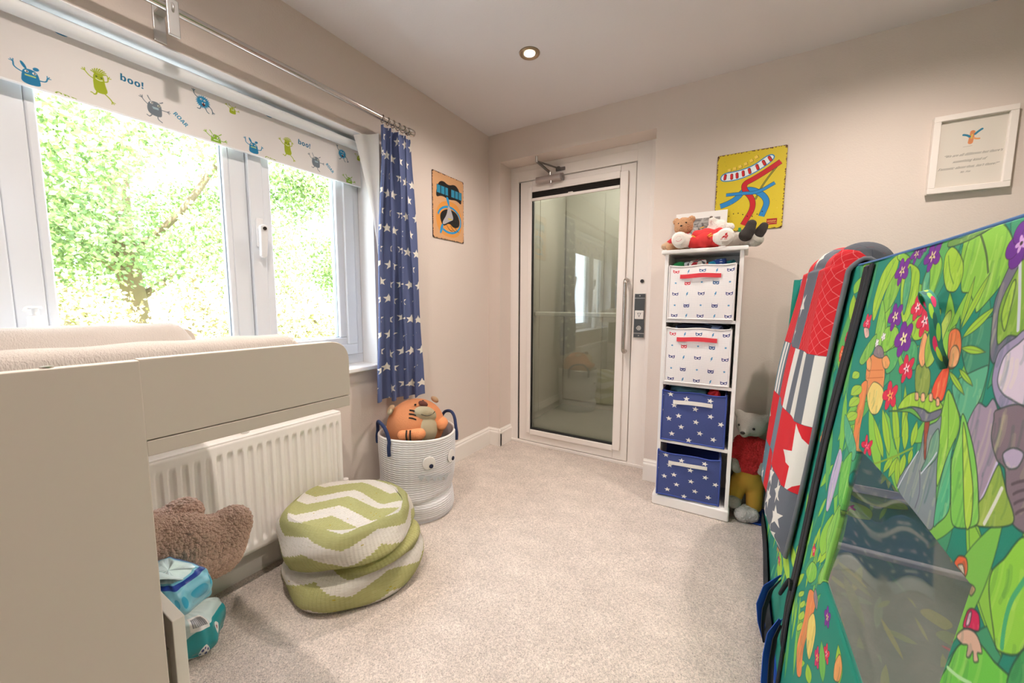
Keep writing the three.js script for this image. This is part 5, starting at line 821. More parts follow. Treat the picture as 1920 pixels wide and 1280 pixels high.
{ // standing bear in a red jumper beside the tower
  const t = thing('teddy_bear', 'grey teddy bear in a red jumper and mustard trousers standing beside the shelf tower', 'soft toy', [1.736, 0, -2.300], -0.10);
  const grey = plush('#b3aca4'), red = plush('#cc2f35', { sheenTint: '#5a3030' }), mus = cloth('#c99a3c');
  const hb = blob([[-0.012, 0.487, 0.03, 0.058, 0.014, 0.487, 0.028, 0.058], [-0.02, 0.462, 0.075, 0.030, -0.022, 0.455, 0.092, 0.022], ball(-0.058, 0.532, 0.012, 0.021), ball(0.064, 0.524, 0.012, 0.022)], 0.005, 0.02);
  mesh('head', hb, grey, t); eyes([[-0.048, 0.488, 0.077], [0.016, 0.482, 0.090]], 0.0065, t); mesh('nose', ell(0.011, 0.008, 0.006, -0.028, 0.460, 0.113, 16), noseM, t);
  const jb = blob([[0, 0.275, 0.012, 0.068, 0, 0.375, 0.012, 0.050], [-0.042, 0.385, 0.012, 0.030, -0.060, 0.315, 0.035, 0.027], [0.045, 0.385, 0.012, 0.030, 0.066, 0.32, 0.03, 0.028]], 0.006, 0.02), j = mesh('jumper', jb, red, t); tufts(j, jb, 2600, 0.0045, red, 12);
  mesh('hand', blob([[-0.058, 0.290, 0.045, 0.022, -0.048, 0.252, 0.062, 0.023]], 0.004, 0.01), grey, t); mesh('hand', blob([[0.066, 0.295, 0.04, 0.022, 0.062, 0.262, 0.055, 0.022]], 0.004, 0.01), grey, t);
  mesh('trousers', blob([[0, 0.215, 0.012, 0.066, 0, 0.19, 0.015, 0.064], [-0.036, 0.18, 0.03, 0.040, -0.046, 0.110, 0.055, 0.034], [0.034, 0.18, 0.02, 0.042, 0.036, 0.07, 0.045, 0.035]], 0.005, 0.012), mus, t);
  const fa = blob([[-0.045, 0.085, 0.045, 0.030, -0.050, 0.080, 0.090, 0.033]], 0.0045, 0.012), fb = blob([[0.014, 0.038, 0.05, 0.032, -0.006, 0.037, 0.105, 0.036], [0.03, 0.038, 0.09, 0.034, 0.0, 0.036, 0.1, 0.034]], 0.0045, 0.012);
  mesh('foot', fa, grey, t); tufts(mesh('foot', fb, plush('#cdc9c6'), t), fb, 900, 0.004, plush('#cdc9c6'), 15);
}
// ---------------------------------------------------------------- coiled rope basket and the round plush in it
{
  const cx = 0.212, cz = -1.44, t = thing('rope_basket', 'pale coiled rope basket with two navy handles and a felt face', 'basket', [cx, 0, cz]);
  const rope = std('#dfdde0', 0.95, { bumpMap: tex(256, (u, v) => 0.5 + 0.5 * Math.sin((u * 40 + v * 1) * Math.PI * 2) * 0.6 * Math.abs(Math.sin(v * Math.PI)), { metres: 1 }), bumpScale: 0.0015 });
  const H = 0.425, n = 38;
  const R = (y, a) => { const q = a - 0.9; return 0.186 + 0.012 * sstep(0.05, 0.4, y) + 0.006 * Math.sin(y * 22 + 2 * Math.sin(q)) * Math.exp(-(((y - 0.12) / 0.09) ** 2)) * (1 + 0.8 * Math.cos(q)) - 0.012 * Math.exp(-(((y - 0.105 - 0.02 * Math.sin(q)) / 0.016) ** 2)) * (0.4 + 0.6 * Math.max(0, Math.cos(q))) - 0.010 * (1 - sstep(0, 0.03, y)); };
  const coil = (y) => 0.0026 * Math.abs(Math.sin(y / H * n * Math.PI)) ** 0.6;
  const top = (a) => H + 0.006 * Math.sin(a * 2 + 1);
  const S = (k) => (u, v) => { const a = u * 2 * Math.PI, y = v * top(a), r = R(y, a) + (k ? -0.011 : coil(y)); return [Math.sin(a) * r, y, Math.cos(a) * r]; };
  mesh('body', [surf(S(0), 160, 300, (u, v) => [u * 1, v * 38]), surf((u, v) => S(1)(1 - u, v), 120, 60, (u, v) => [u, v * 38]), put(new THREE.CircleGeometry(0.185, 60), 0, 0.004, 0, -Math.PI / 2)], rope, t);
  mesh('rim', tube(Array.from({ length: 72 }, (_, i) => { const a = i / 72 * 2 * Math.PI, r = R(H, a) - 0.004; return [Math.sin(a) * r, top(a) + 0.001, Math.cos(a) * r]; }), 0.0066, 160, 8, true), std('#e6e2de', 0.9), t);
  const navy = cloth('#27365e');
  const P = (deg, y, o = 0) => { const a = deg * Math.PI / 180, r = R(Math.min(y, H), a) + o; return [Math.sin(a) * r, y, Math.cos(a) * r]; };
  for (const [a, b, lift] of [[-52, 4, 0.072], [128, 184, 0.066]]) {
    const m = (a + b) / 2; const h = mesh('handle', tube([P(a, 0.365, 0.009), P(a, 0.40, 0.010), P(a, 0.43, 0.006), P(lerp(a, m, 0.35), 0.43 + lift * 0.75, 0.0), P(m, 0.43 + lift, -0.002), P(lerp(b, m, 0.35), 0.43 + lift * 0.75, 0.0), P(b, 0.43, 0.006), P(b, 0.40, 0.010), P(b, 0.355, 0.009)], 0.0085, 80, 10), navy, t);
  }
  const disc = (deg, y, r, o, rim) => { const g = lathe([[0, 0.004], [r * 0.9, 0.004], [r, 0.0015], [r, -0.002], [0, -0.002]], 28); const a = deg * Math.PI / 180, rr = R(y, a) + o; g.rotateX(Math.PI / 2); g.rotateY(a); g.translate(Math.sin(a) * rr, y, Math.cos(a) * rr); return g; };
  for (const [deg, y, pd] of [[60, 0.318, 63], [101, 0.312, 104]]) { const e = mesh('eye', disc(deg, y, 0.033, 0.005), cloth('#eeeae6'), t); mesh('pupil', disc(pd, y - 0.016, 0.0105, 0.011), cloth('#1e2540'), e); }
  const teeth = []; for (let i = 0; i < 5; i++) { const a = lerp(44, 94, i / 5) * Math.PI / 180, b = lerp(44, 94, (i + 1) / 5) * Math.PI / 180, y = lerp(0.262, 0.226, i / 4), P3 = (q, yy) => V(Math.sin(q) * (R(yy, q) + 0.009), yy, Math.cos(q) * (R(yy, q) + 0.009)); const g = new THREE.BufferGeometry().setFromPoints([P3(a, y), P3((a + b) / 2, y - 0.032), P3(b, y - 0.006), P3(a, y + 0.004), P3(a, y), P3(b, y - 0.006), P3(b, y - 0.002), P3(a, y + 0.004), P3(b, y - 0.006)]); g.computeVertexNormals(); teeth.push(boxUV(g)); }
  teeth.forEach((g) => mesh('felt_tooth', g, cloth('#c9cdd2', { side: THREE.DoubleSide }), t));
}
{ // round plush
  const t = thing('plush_toy', 'round orange plush animal with a cream belly lying in the rope basket', 'soft toy', [0.208, 0.455, -1.435]);
  const or = plush('#f7a16c', { sheenTint: '#6a4a38' }), cr = plush('#efdcb4'), pk = plush('#f3c79a');
  const Rb = 0.148, dir = (yaw, el) => { const a = yaw * Math.PI / 180, e = el * Math.PI / 180; return V(Math.sin(a) * Math.cos(e), Math.sin(e), Math.cos(a) * Math.cos(e)); };
  const body = ell(Rb, Rb * 0.93, Rb * 1.02, 0, 0, 0, 56); mesh('body', body, or, t);
  const on = (yaw, el, r, rx, ry, rz) => { const d = dir(yaw, el), g = ell(rx, ry, rz, 0, 0, 0, 28); g.applyQuaternion(new THREE.Quaternion().setFromUnitVectors(V(0, 0, 1), d)); d.multiplyScalar(r); g.translate(d.x, d.y, d.z); return g; };
  mesh('belly', on(72, 2, Rb * 0.80, 0.055, 0.072, 0.045), cr, t);
  const mz = mesh('muzzle', on(72, 38, Rb * 0.86, 0.060, 0.040, 0.046), cr, t);
  mesh('nose', on(70, 56, Rb * 1.08, 0.025, 0.015, 0.014), plush('#8a4a3c'), mz);
  mesh('mouth', tube([-1, -0.5, 0, 0.5, 1].map((k) => dir(72 + k * 16, 30 + 4 * k * k).multiplyScalar(Rb * 1.135)), 0.0018, 24, 6), noseM, mz);
  for (const [a, e] of [[44, 60], [88, 68]]) mesh('eye', on(a, e, Rb * 0.995, 0.006, 0.007, 0.004), eyeM, t);
  for (const [a, e, s] of [[-30, 38, 1], [150, 50, 0.9]]) { const q = mesh('ear', on(a, e, Rb * 1.10, 0.026 * s, 0.026 * s, 0.014), pk, t); mesh('inner_ear', on(a + 12, e - 4, Rb * 1.15, 0.017 * s, 0.017 * s, 0.010), cr, q); }
  for (const [a, e, b, f] of [[20, -4, 52, 0], [118, 6, 100, 6]]) { const p = dir(a, e).multiplyScalar(Rb * 0.96), q = dir(b, f).multiplyScalar(Rb * 1.05); mesh('arm', blob([[p.x, p.y, p.z, 0.030, q.x, q.y, q.z, 0.028]], 0.005, 0.012), or, t); }
  for (const [a, e] of [[30, 0], [36, 0]]) mesh('stripe', tube([-1, 0, 1].map((k) => { const d = dir(a, e + k * 9).multiplyScalar(Rb * (1.205 - 0.05 * k * k)); return d; }), 0.0042, 16, 6), plush('#3a302c'), t);
  for (const k of [0, 1, 2]) mesh('stripe', tube([[28 + k, 47 - k * 8], [38, 46 - k * 8], [46, 43 - k * 8]].map(([a, e]) => dir(a, e).multiplyScalar(Rb * 0.995)), 0.0036, 16, 6), plush('#3a302c'), t);
}
// ---------------------------------------------------------------- zigzag floor pouffe
{
  const t = thing('floor_pouffe', 'slouching green and white zigzag floor pouffe in front of the radiator', 'pouffe', [0.345, 0, -0.955]);
  const zig = (w, h, per, amp, wave, phase) => canvasTex(1024, 1024, (c, W) => {
    c.fillStyle = '#f2ebe1'; c.fillRect(0, 0, W, W); c.fillStyle = '#c1bf80'; const sx = W / w, sy = W / h, st = 0.0065;
    for (let k = -2; k < h / per + 2; k++) for (let x = 0; x < w; x += st) { const q = ((x / wave + phase) % 1 + 1) % 1, tri = Math.abs(q * 2 - 1), y = k * per + amp * tri; c.fillRect(x * sx, Math.round(y / 0.005) * 0.005 * sy, st * sx + 1, per * 0.56 * sy); }
    const r = rng(3); for (let i = 0; i < 9000; i++) { c.fillStyle = r() < 0.5 ? 'rgba(90,80,30,0.08)' : 'rgba(255,255,240,0.08)'; c.fillRect(r() * W, r() * W, 10, 3); }
    for (let i = 0; i < 40; i++) { c.fillStyle = 'rgba(190,160,20,0.8)'; c.fillRect(r() * W, r() * W, 6, 8); }
  }, undefined);
  const knit = tex(256, (u, v) => 0.5 + 0.5 * Math.sin(u * 2 * Math.PI * 18 + Math.sin(v * 2 * Math.PI * 24)) * Math.sin(v * 2 * Math.PI * 24), { metres: 0.16 });
  const prof = [[0.235, 0.0], [0.262, 0.022], [0.268, 0.06], [0.258, 0.10], [0.236, 0.125], [0.244, 0.145], [0.256, 0.185], [0.252, 0.235], [0.240, 0.268], [0.226, 0.288], [0.205, 0.299]];
  const crv = new THREE.CatmullRomCurve3(prof.map(([r, y]) => V(r, y, 0)));
  const side = (u, v) => {
    const a = u * 2 * Math.PI, p = crv.getPoint(v), fr = Math.max(0, Math.cos(a - 1.15)), y = p.y;
    let r = p.x, sag = 0.028 * sstep(0.1, 0.25, y);
    r += 0.010 * Math.sin(a * 3 + y * 20) * Math.sin(v * 3.14) + 0.007 * Math.sin(a * 5 - y * 34 + 1);
    const foldY = 0.125 + 0.055 * Math.cos(a - 1.9); r -= 0.030 * Math.exp(-(((y - foldY) / 0.013) ** 2)) * sstep(-0.2, 0.6, Math.cos(a - 1.7)) - 0.014 * Math.exp(-(((y - foldY + 0.035) / 0.03) ** 2)) * sstep(-0.2, 0.6, Math.cos(a - 1.7));
    return [Math.sin(a) * r - 0.006 * v, y * (1 + 0.06 * Math.cos(a + 0.6) * v), Math.cos(a) * r + sag];
  };
  const edge = (u) => side(u, 1);
  const topf = (u, v) => { const e = edge(u), c = [-0.006, 0.306, 0.028], k = 1 - v, d = 1 - k * k; const x = lerp(e[0], c[0], v), z = lerp(e[2], c[2], v); return [x, lerp(e[1], c[1] + 0.006, d) + 0.010 * Math.sin(x * 16 + 1) * Math.sin(z * 13) * Math.sin(v * 1.57) - 0.022 * Math.exp(-(((x - 0.08) ** 2 + (z + 0.06) ** 2) / 0.004)), z]; };
  const ms = std('#ffffff', 0.95, { map: zig(1.6, 0.42, 0.142, 0.045, 0.266, 0.2), bumpMap: knit, bumpScale: 0.003 });
  ms.map.wrapS = THREE.RepeatWrapping;
  mesh('side_cover', surf((u, v) => side(u, v), 160, 70, (u, v) => [u, v * 0.95]), ms, t);
  const mt = std('#ffffff', 0.95, { map: zig(0.56, 0.56, 0.145, 0.06, 0.28, 0.6), bumpMap: knit.clone(), bumpScale: 0.003 });
  mesh('top_cover', surf(topf, 160, 30, (u, v) => { const p = topf(u, v), c = Math.cos(0.55), s = Math.sin(0.55); return [(p[0] * c - p[2] * s) / 0.56 + 0.5, -(p[0] * s + p[2] * c) / 0.56 + 0.5]; }), mt, t);
  mesh('base', put(new THREE.CircleGeometry(0.236, 60), 0, 0.002, 0, Math.PI / 2), cloth('#d8d0c4', { side: THREE.DoubleSide }), t);
}
// ---------------------------------------------------------------- fluffy plush hanging out of the changing table niche
{
  const t = thing('plush_toy', 'big brown curly plush toy with its feet sticking out of the changing table', 'soft toy', [0.52, 0, 0]);
  const fur = std('#b99c8c', 1, { bumpMap: plushBump, bumpScale: 0.006, sheenTint: '#6a625c' });
  const front = blob([[0, 0.655, 0.02, 0.075, -0.01, 0.545, -0.20, 0.082], [-0.01, 0.545, -0.20, 0.082, -0.01, 0.490, -0.335, 0.078], [-0.01, 0.485, -0.345, 0.074, -0.01, 0.458, -0.405, 0.062], [-0.01, 0.452, -0.41, 0.058, -0.012, 0.500, -0.452, 0.045]], 0.008, 0.035);
  const f = mesh('leg', front, fur, t); tufts(f, front, 13000, 0.0052, fur, 21);
  const back = blob([[-0.13, 0.65, 0.02, 0.070, -0.15, 0.520, -0.24, 0.066], [-0.15, 0.520, -0.24, 0.064, -0.16, 0.470, -0.36, 0.056], [-0.16, 0.470, -0.36, 0.054, -0.165, 0.505, -0.395, 0.046]], 0.008, 0.03);
  const b = mesh('leg', back, fur, t); tufts(b, back, 9000, 0.0052, fur, 23);
  mesh('body', blob([[-0.06, 0.68, 0.05, 0.11, -0.06, 0.68, 0.16, 0.10]], 0.012, 0.03), fur, t);
}
// ---------------------------------------------------------------- packs on the floor by the changing table
function pack(name, label, cat, draw, [w, h, d], pos, turn, tilt) {
  const t = thing(name, label, cat, pos, turn); t.rotation.order = 'YXZ'; t.rotation.x = tilt;
  const f = (u, v) => { const a = u * 2 * Math.PI, b = (v - 0.5) * Math.PI, sq = (q, e) => Math.sign(q) * Math.abs(q) ** e, k = 1 + 0.03 * Math.sin(a * 9 + v * 7) + 0.03 * Math.sin(a * 5 - v * 13); return [w / 2 * sq(Math.sin(a), 0.45) * sq(Math.cos(b), 0.35) * k, h / 2 + h / 2 * sq(Math.sin(b), 0.8), d / 2 * sq(Math.cos(a), 0.45) * sq(Math.cos(b), 0.35) * k]; };
  mesh('wrapper', surf(f, 96, 40, (u, v) => [(u * 2) % 2, v]), std('#ffffff', 0.28, { map: canvasTex(512, 256, draw, [1, 1]), bumpMap: foldBump, bumpScale: 0.012 }), t);
  return t;
}
{
  const p = pack('wipes_pack', 'teal and white plastic pack with a barcode on the floor beside the changing table', 'pack', (c, w, h) => {
    c.fillStyle = '#cfe2e2'; c.fillRect(0, 0, w, h); c.fillStyle = '#2a9aa2'; smoothPath(c, [[0, h * 0.35], [w * 0.5, h * 0.28], [w, h * 0.40], [w, h * 0.86], [w * 0.5, h * 0.80], [0, h * 0.86]]); c.fill(); c.fillStyle = '#f2f2f0'; c.fillRect(30, 20, 120, 74); c.fillStyle = '#2a3040'; for (let i = 0; i < 22; i++) c.fillRect(42 + i * 4.4, 30, i % 3 ? 2 : 3, 48); c.fillStyle = '#f2f2f0'; c.beginPath(); c.arc(230, 120, 17, 0, 7); c.fill(); c.fillStyle = '#a8505a'; c.beginPath(); c.arc(230, 120, 6, 0, 7); c.fill(); c.fillStyle = '#f2f2f0'; smoothPath(c, [[60, 200], [70, 150], [110, 140], [150, 170], [140, 205], [100, 214]]); c.fill(); c.fillStyle = '#1c3a86'; for (const [x, y, r] of [[84, 168, 9], [110, 190, 10], [128, 170, 7], [74, 190, 7], [100, 158, 6]]) { c.beginPath(); c.arc(x, y, r, 0, 7); c.fill(); }
  }, [0.20, 0.135, 0.13], [0.212, 0.001, -0.415], 0.9, 0.0);
}
pack('nappy_pack', 'pale blue pack with a dark blue band hanging over the drawer front', 'pack', (c, w, h) => {
  c.fillStyle = '#7fc4dc'; c.fillRect(0, 0, w, h); c.fillStyle = '#1c3f9c'; c.fillRect(0, h * 0.14, w, h * 0.10); c.fillStyle = '#3aa6cc'; for (let i = 0; i < 9; i++) { smoothPath(c, [[i * 60, 110], [i * 60 + 30, 100], [i * 60 + 55, 130], [i * 60 + 20, 150]]); c.fill(); } c.fillStyle = '#d8ecf2'; c.fillRect(0, 0, w, h * 0.10);
}, [0.15, 0.080, 0.080], [0.665, 0.462, -0.280], 0.25, 0.12).add(Object.assign(new THREE.Mesh(slabSurf((u, v) => [lerp(-0.055, 0.055, u), 0.068 + 0.062 * Math.sin(v * 1.7), lerp(0.0, 0.095, v)], 8, 10, 0.002), std('#d8ecf2', 0.3, { side: THREE.DoubleSide })), { name: 'flap' }));
// ---------------------------------------------------------------- signs and frame on the walls
function plate(parent, w, h, draw, tw = 768) {
  const s = new THREE.Shape(), r = 0.008, a = w / 2, b = h / 2; s.moveTo(-a + r, -b); s.lineTo(a - r, -b); s.quadraticCurveTo(a, -b, a, -b + r); s.lineTo(a, b - r); s.quadraticCurveTo(a, b, a - r, b); s.lineTo(-a + r, b); s.quadraticCurveTo(-a, b, -a, b - r); s.lineTo(-a, -b + r); s.quadraticCurveTo(-a, -b, -a + r, -b);
  mesh('plate', new THREE.ExtrudeGeometry(s, { depth: 0.0022, bevelEnabled: true, bevelSize: 0.0008, bevelThickness: 0.0008, bevelSegments: 2 }), std('#4a3630', 0.5, { metalness: 0.4 }), parent);
  const g = new THREE.ShapeGeometry(s, 6), p = g.attributes.position, uv = g.attributes.uv; for (let i = 0; i < p.count; i++) uv.setXY(i, p.getX(i) / w + 0.5, p.getY(i) / h + 0.5); g.translate(0, 0, 0.0034);
  mesh('print', g, std('#ffffff', 0.42, { map: canvasTex(tw, Math.round(tw * h / w), draw) }), parent);
}
function worn(c, w, h, seed, edge) {
  const r = rng(seed); c.fillStyle = edge; for (const [x, y] of [[0, 0], [w, 0], [0, h], [w, h]]) { c.beginPath(); for (let i = 0; i < 14; i++) { const a = i / 14 * 6.28, q = 16 + r() * 26; c.lineTo(x + Math.cos(a) * q, y + Math.sin(a) * q); } c.fill(); }
  for (let i = 0; i < 260; i++) { const t = r(), s = Math.floor(r() * 4), x = s < 2 ? t * w : (s === 2 ? r() * 9 : w - r() * 9), y = s < 2 ? (s ? r() * 9 : h - r() * 9) : t * h; c.globalAlpha = 0.75; c.beginPath(); c.ellipse(x, y, 3 + r() * 7, 3 + r() * 7, r() * 3, 0, 7); c.fill(); }
  for (let i = 0; i < 90; i++) { c.globalAlpha = 0.25 + 0.3 * r(); c.fillStyle = r() < 0.5 ? '#efe0b0' : edge; c.beginPath(); c.ellipse(r() * w, r() * h, 1 + r() * 4, 1 + r() * 4, 0, 0, 7); c.fill(); } c.globalAlpha = 1;
}
{
  const t = thing('tin_sign', 'worn orange tin sign with abstract blue and black shapes on the window wall', 'sign', [0.0016, 1.706, -1.962], Math.PI / 2);
  plate(t, 0.303, 0.402, (c, w, h) => {
    c.fillStyle = '#d9a678'; c.fillRect(0, 0, w, h); c.fillStyle = '#e39a48'; smoothPath(c, [[w * 0.1, h * 0.42], [w * 0.9, h * 0.36], [w * 0.95, h * 0.95], [w * 0.1, h * 0.95]]); c.fill();
    c.fillStyle = '#1b1a1c'; smoothPath(c, [[w * 0.08, h * 0.40], [w * 0.16, h * 0.16], [w * 0.32, h * 0.10], [w * 0.5, h * 0.15], [w * 0.7, h * 0.09], [w * 0.86, h * 0.16], [w * 0.95, h * 0.40], [w * 0.75, h * 0.33], [w * 0.5, h * 0.37], [w * 0.28, h * 0.33]]); c.fill();
    c.fillStyle = '#2f8fb4'; for (const [x, a] of [[0.13, 0.11], [0.26, 0.11], [0.39, 0.09], [0.58, 0.11], [0.71, 0.10], [0.83, 0.10]]) { c.fillRect(w * x, h * 0.19, w * a, h * 0.12); } c.strokeStyle = '#16414f'; c.lineWidth = 5; for (const [x, a] of [[0.13, 0.11], [0.26, 0.11], [0.39, 0.09], [0.58, 0.11], [0.71, 0.10], [0.83, 0.10]]) c.strokeRect(w * x, h * 0.19, w * a, h * 0.12);
    c.strokeStyle = '#1f93d0'; c.lineWidth = 34; c.beginPath(); c.ellipse(w * 0.52, h * 0.68, w * 0.37, h * 0.20, 0, -2.9, 2.2); c.stroke();
    c.fillStyle = '#1b1a1c'; smoothPath(c, [[w * 0.18, h * 0.62], [w * 0.45, h * 0.50], [w * 0.80, h * 0.54], [w * 0.88, h * 0.74], [w * 0.66, h * 0.80], [w * 0.50, h * 0.72], [w * 0.30, h * 0.82]]); c.fill();
    c.fillStyle = '#b3b0b4'; smoothPath(c, [[w * 0.48, h * 0.42], [w * 0.60, h * 0.56], [w * 0.66, h * 0.66], [w * 0.52, h * 0.70], [w * 0.32, h * 0.78], [w * 0.28, h * 0.74], [w * 0.44, h * 0.60]]); c.fill();
    c.fillStyle = '#1f93d0'; smoothPath(c, [[w * 0.26, h * 0.76], [w * 0.33, h * 0.77], [w * 0.26, h * 0.92], [w * 0.19, h * 0.92]]); c.fill(); smoothPath(c, [[w * 0.40, h * 0.33], [w * 0.50, h * 0.33], [w * 0.53, h * 0.50], [w * 0.46, h * 0.44]]); c.fill();
    c.fillStyle = '#d8c23a'; c.fillRect(w * 0.47, h * 0.655, w * 0.12, h * 0.018);
    c.strokeStyle = '#1b1a1c'; c.lineWidth = 9; for (const k of [0, 1, 2]) { c.beginPath(); c.moveTo(w * (0.42 + k * 0.13), h * 0.76); c.quadraticCurveTo(w * (0.50 + k * 0.12), h * (0.86 - k * 0.02), w * (0.62 + k * 0.1), h * 0.84); c.stroke(); }
    worn(c, w, h, 5, '#3a2620');
  });
}
{
  const t = thing('tin_sign', 'worn yellow tin sign with red and blue abstract shapes above the shelf tower', 'sign', [1.657, 1.692, -D + 0.0016]);
  plate(t, 0.308, 0.402, (c, w, h) => {
    c.fillStyle = '#d8c02c'; c.fillRect(0, 0, w, h);
    const band = (pts, col, lw, oc) => { smoothPath(c, pts.map(([x, y]) => [x * w, y * h])); c.lineJoin = 'round'; if (lw) { c.lineWidth = lw; c.strokeStyle = oc; c.stroke(); } c.fillStyle = col; c.fill(); };
    band([[0.06, 0.33], [0.09, 0.24], [0.30, 0.24], [0.55, 0.20], [0.76, 0.08], [0.84, 0.12], [0.74, 0.20], [0.50, 0.30], [0.28, 0.34]], '#e9eef2', 26, '#2f86c4');
    c.save(); c.lineWidth = 30; c.lineCap = 'round'; for (const [x, y, a] of [[0.13, 0.285, 0.1], [0.23, 0.29, -0.05], [0.31, 0.285, -0.1], [0.40, 0.27, -0.15], [0.49, 0.25, -0.25], [0.60, 0.215, -0.35], [0.69, 0.175, -0.45], [0.77, 0.135, -0.5]]) { c.save(); c.translate(x * w, y * h); c.rotate(a); c.strokeStyle = '#6a1018'; c.lineWidth = 34; c.beginPath(); c.moveTo(0, -22); c.lineTo(0, 24); c.stroke(); c.strokeStyle = '#d2232c'; c.lineWidth = 24; c.beginPath(); c.moveTo(-3, -22); c.lineTo(-3, 22); c.stroke(); c.restore(); } c.restore();
    for (const [x, y, a] of [[0.19, 0.205, 0], [0.27, 0.195, -0.1], [0.35, 0.18, -0.2], [0.43, 0.155, -0.3], [0.51, 0.125, -0.4], [0.58, 0.09, -0.5]]) { c.save(); c.translate(x * w, y * h); c.rotate(a); c.fillStyle = '#8a6a20'; c.fillRect(-19, -17, 40, 38); c.fillStyle = '#f0cf5a'; c.fillRect(-20, -20, 36, 36); c.restore(); }
    // crossing ribbons of colour
    c.lineCap = 'butt'; const ribbon = (col, lw, ...p) => { c.strokeStyle = '#191a22'; c.lineWidth = lw + 8; smoothPath(c, p.map(([x, y]) => [x * w, y * h]), false); c.stroke(); c.strokeStyle = col; c.lineWidth = lw; c.stroke(); };
    ribbon('#8a8a30', 14, [0.92, 0.19], [0.70, 0.42], [0.60, 0.62]);
    ribbon('#2a86c8', 62, [0.08, 0.66], [0.30, 0.62], [0.46, 0.44], [0.80, 0.62], [0.70, 0.84]);
    ribbon('#c8202c', 58, [0.92, 0.19], [0.62, 0.34], [0.36, 0.42], [0.62, 0.66], [0.44, 0.93]);
    ribbon('#2a86c8', 36, [0.16, 0.52], [0.40, 0.52], [0.62, 0.54], [0.86, 0.44]);
    c.fillStyle = '#191a22'; for (let i = 0; i < 8; i++) { c.beginPath(); c.ellipse((0.22 + 0.07 * i) * w, (0.80 - 0.03 * Math.sin(i)) * h, 7, 7, 0, 0, 7); c.fill(); }
    c.fillStyle = '#a8232a'; c.fillRect(w * 0.78, h * 0.88, w * 0.145, h * 0.075); c.strokeStyle = '#e8c86a'; c.lineWidth = 4; c.beginPath(); for (let i = 0; i < 12; i++) c.lineTo(w * (0.79 + i * 0.011), h * (0.90 + (i % 2) * 0.02)); c.stroke(); c.beginPath(); c.moveTo(w * 0.79, h * 0.945); c.quadraticCurveTo(w * 0.85, h * 0.92, w * 0.92, h * 0.94); c.stroke();
    worn(c, w, h, 7, '#5a3324');
  });
}
{
  const t = thing('picture_frame', 'white framed quotation print hanging high on the wall above the bed', 'picture frame', [2.438, 1.7355, -D]);
  const w = 0.238, h = 0.318, f = 0.023, m = gloss('#efe6e0', 0.4), d = 0.026;
  mesh('frame', [bb(-w / 2, w / 2, h / 2 - f, h / 2, 0.001, d, 0.002), bb(-w / 2, w / 2, -h / 2, -h / 2 + f, 0.001, d, 0.002), bb(-w / 2, -w / 2 + f, -h / 2 + f, h / 2 - f, 0.001, d, 0.002), bb(w / 2 - f, w / 2, -h / 2 + f, h / 2 - f, 0.001, d, 0.002)], m, t);
  const map = canvasTex(768, 1088, (c, W, H) => {
    c.fillStyle = '#ddd5cb'; c.fillRect(0, 0, W, H);
    // small splash of orange and blue brush strokes
    c.lineCap = 'round'; const L = (col, lw, ...p) => { c.strokeStyle = col; c.lineWidth = lw; smoothPath(c, p, false); c.stroke(); };
    L('#d98a5a', 58, [390, 235], [384, 320], [376, 390]); L('#e0a06a', 26, [470, 350], [440, 350], [410, 330]); L('#2f7f9e', 30, [290, 260], [330, 270], [360, 300]); L('#2f7f9e', 30, [490, 205], [450, 235], [420, 270]); L('#d9c25a', 14, [388, 270], [382, 330]); L('#8a7a70', 3, [300, 452], [400, 446]);
    c.fillStyle = '#55504c'; c.textAlign = 'center'; c.save(); c.transform(1, 0, -0.28, 1, 190, 0); c.font = 'italic 50px serif';
    c.save(); c.scale(0.86, 1); c.fillText('\u201cWe are all different but there\u2019s', 448, 590); c.fillText('something kind of', 448, 690); c.fillText('Fantastic about that, isn\u2019t there?\u201d', 470, 790); c.font = 'italic 36px serif'; c.fillText('Mr. Fox', 470, 862); c.restore(); c.restore();
  });
  const g = new THREE.PlaneGeometry(w - 2 * f + 0.004, h - 2 * f + 0.004); g.translate(0, 0, 0.012); mesh('print', g, std('#ffffff', 0.8, { map }), t);
  mesh('backing', bb(-w / 2 + f - 0.004, w / 2 - f + 0.004, -h / 2 + f - 0.004, h / 2 - f + 0.004, 0.002, 0.011), std('#b9b0a8', 0.9), t);
  const pg = new THREE.PlaneGeometry(w - 2 * f, h - 2 * f); pg.translate(0, 0, 0.017); mesh('glass', pg, std('#ffffff', 0.02, { transmission: 1, thickness: 0, ior: 1.4 }), t).castShadow = false;
}
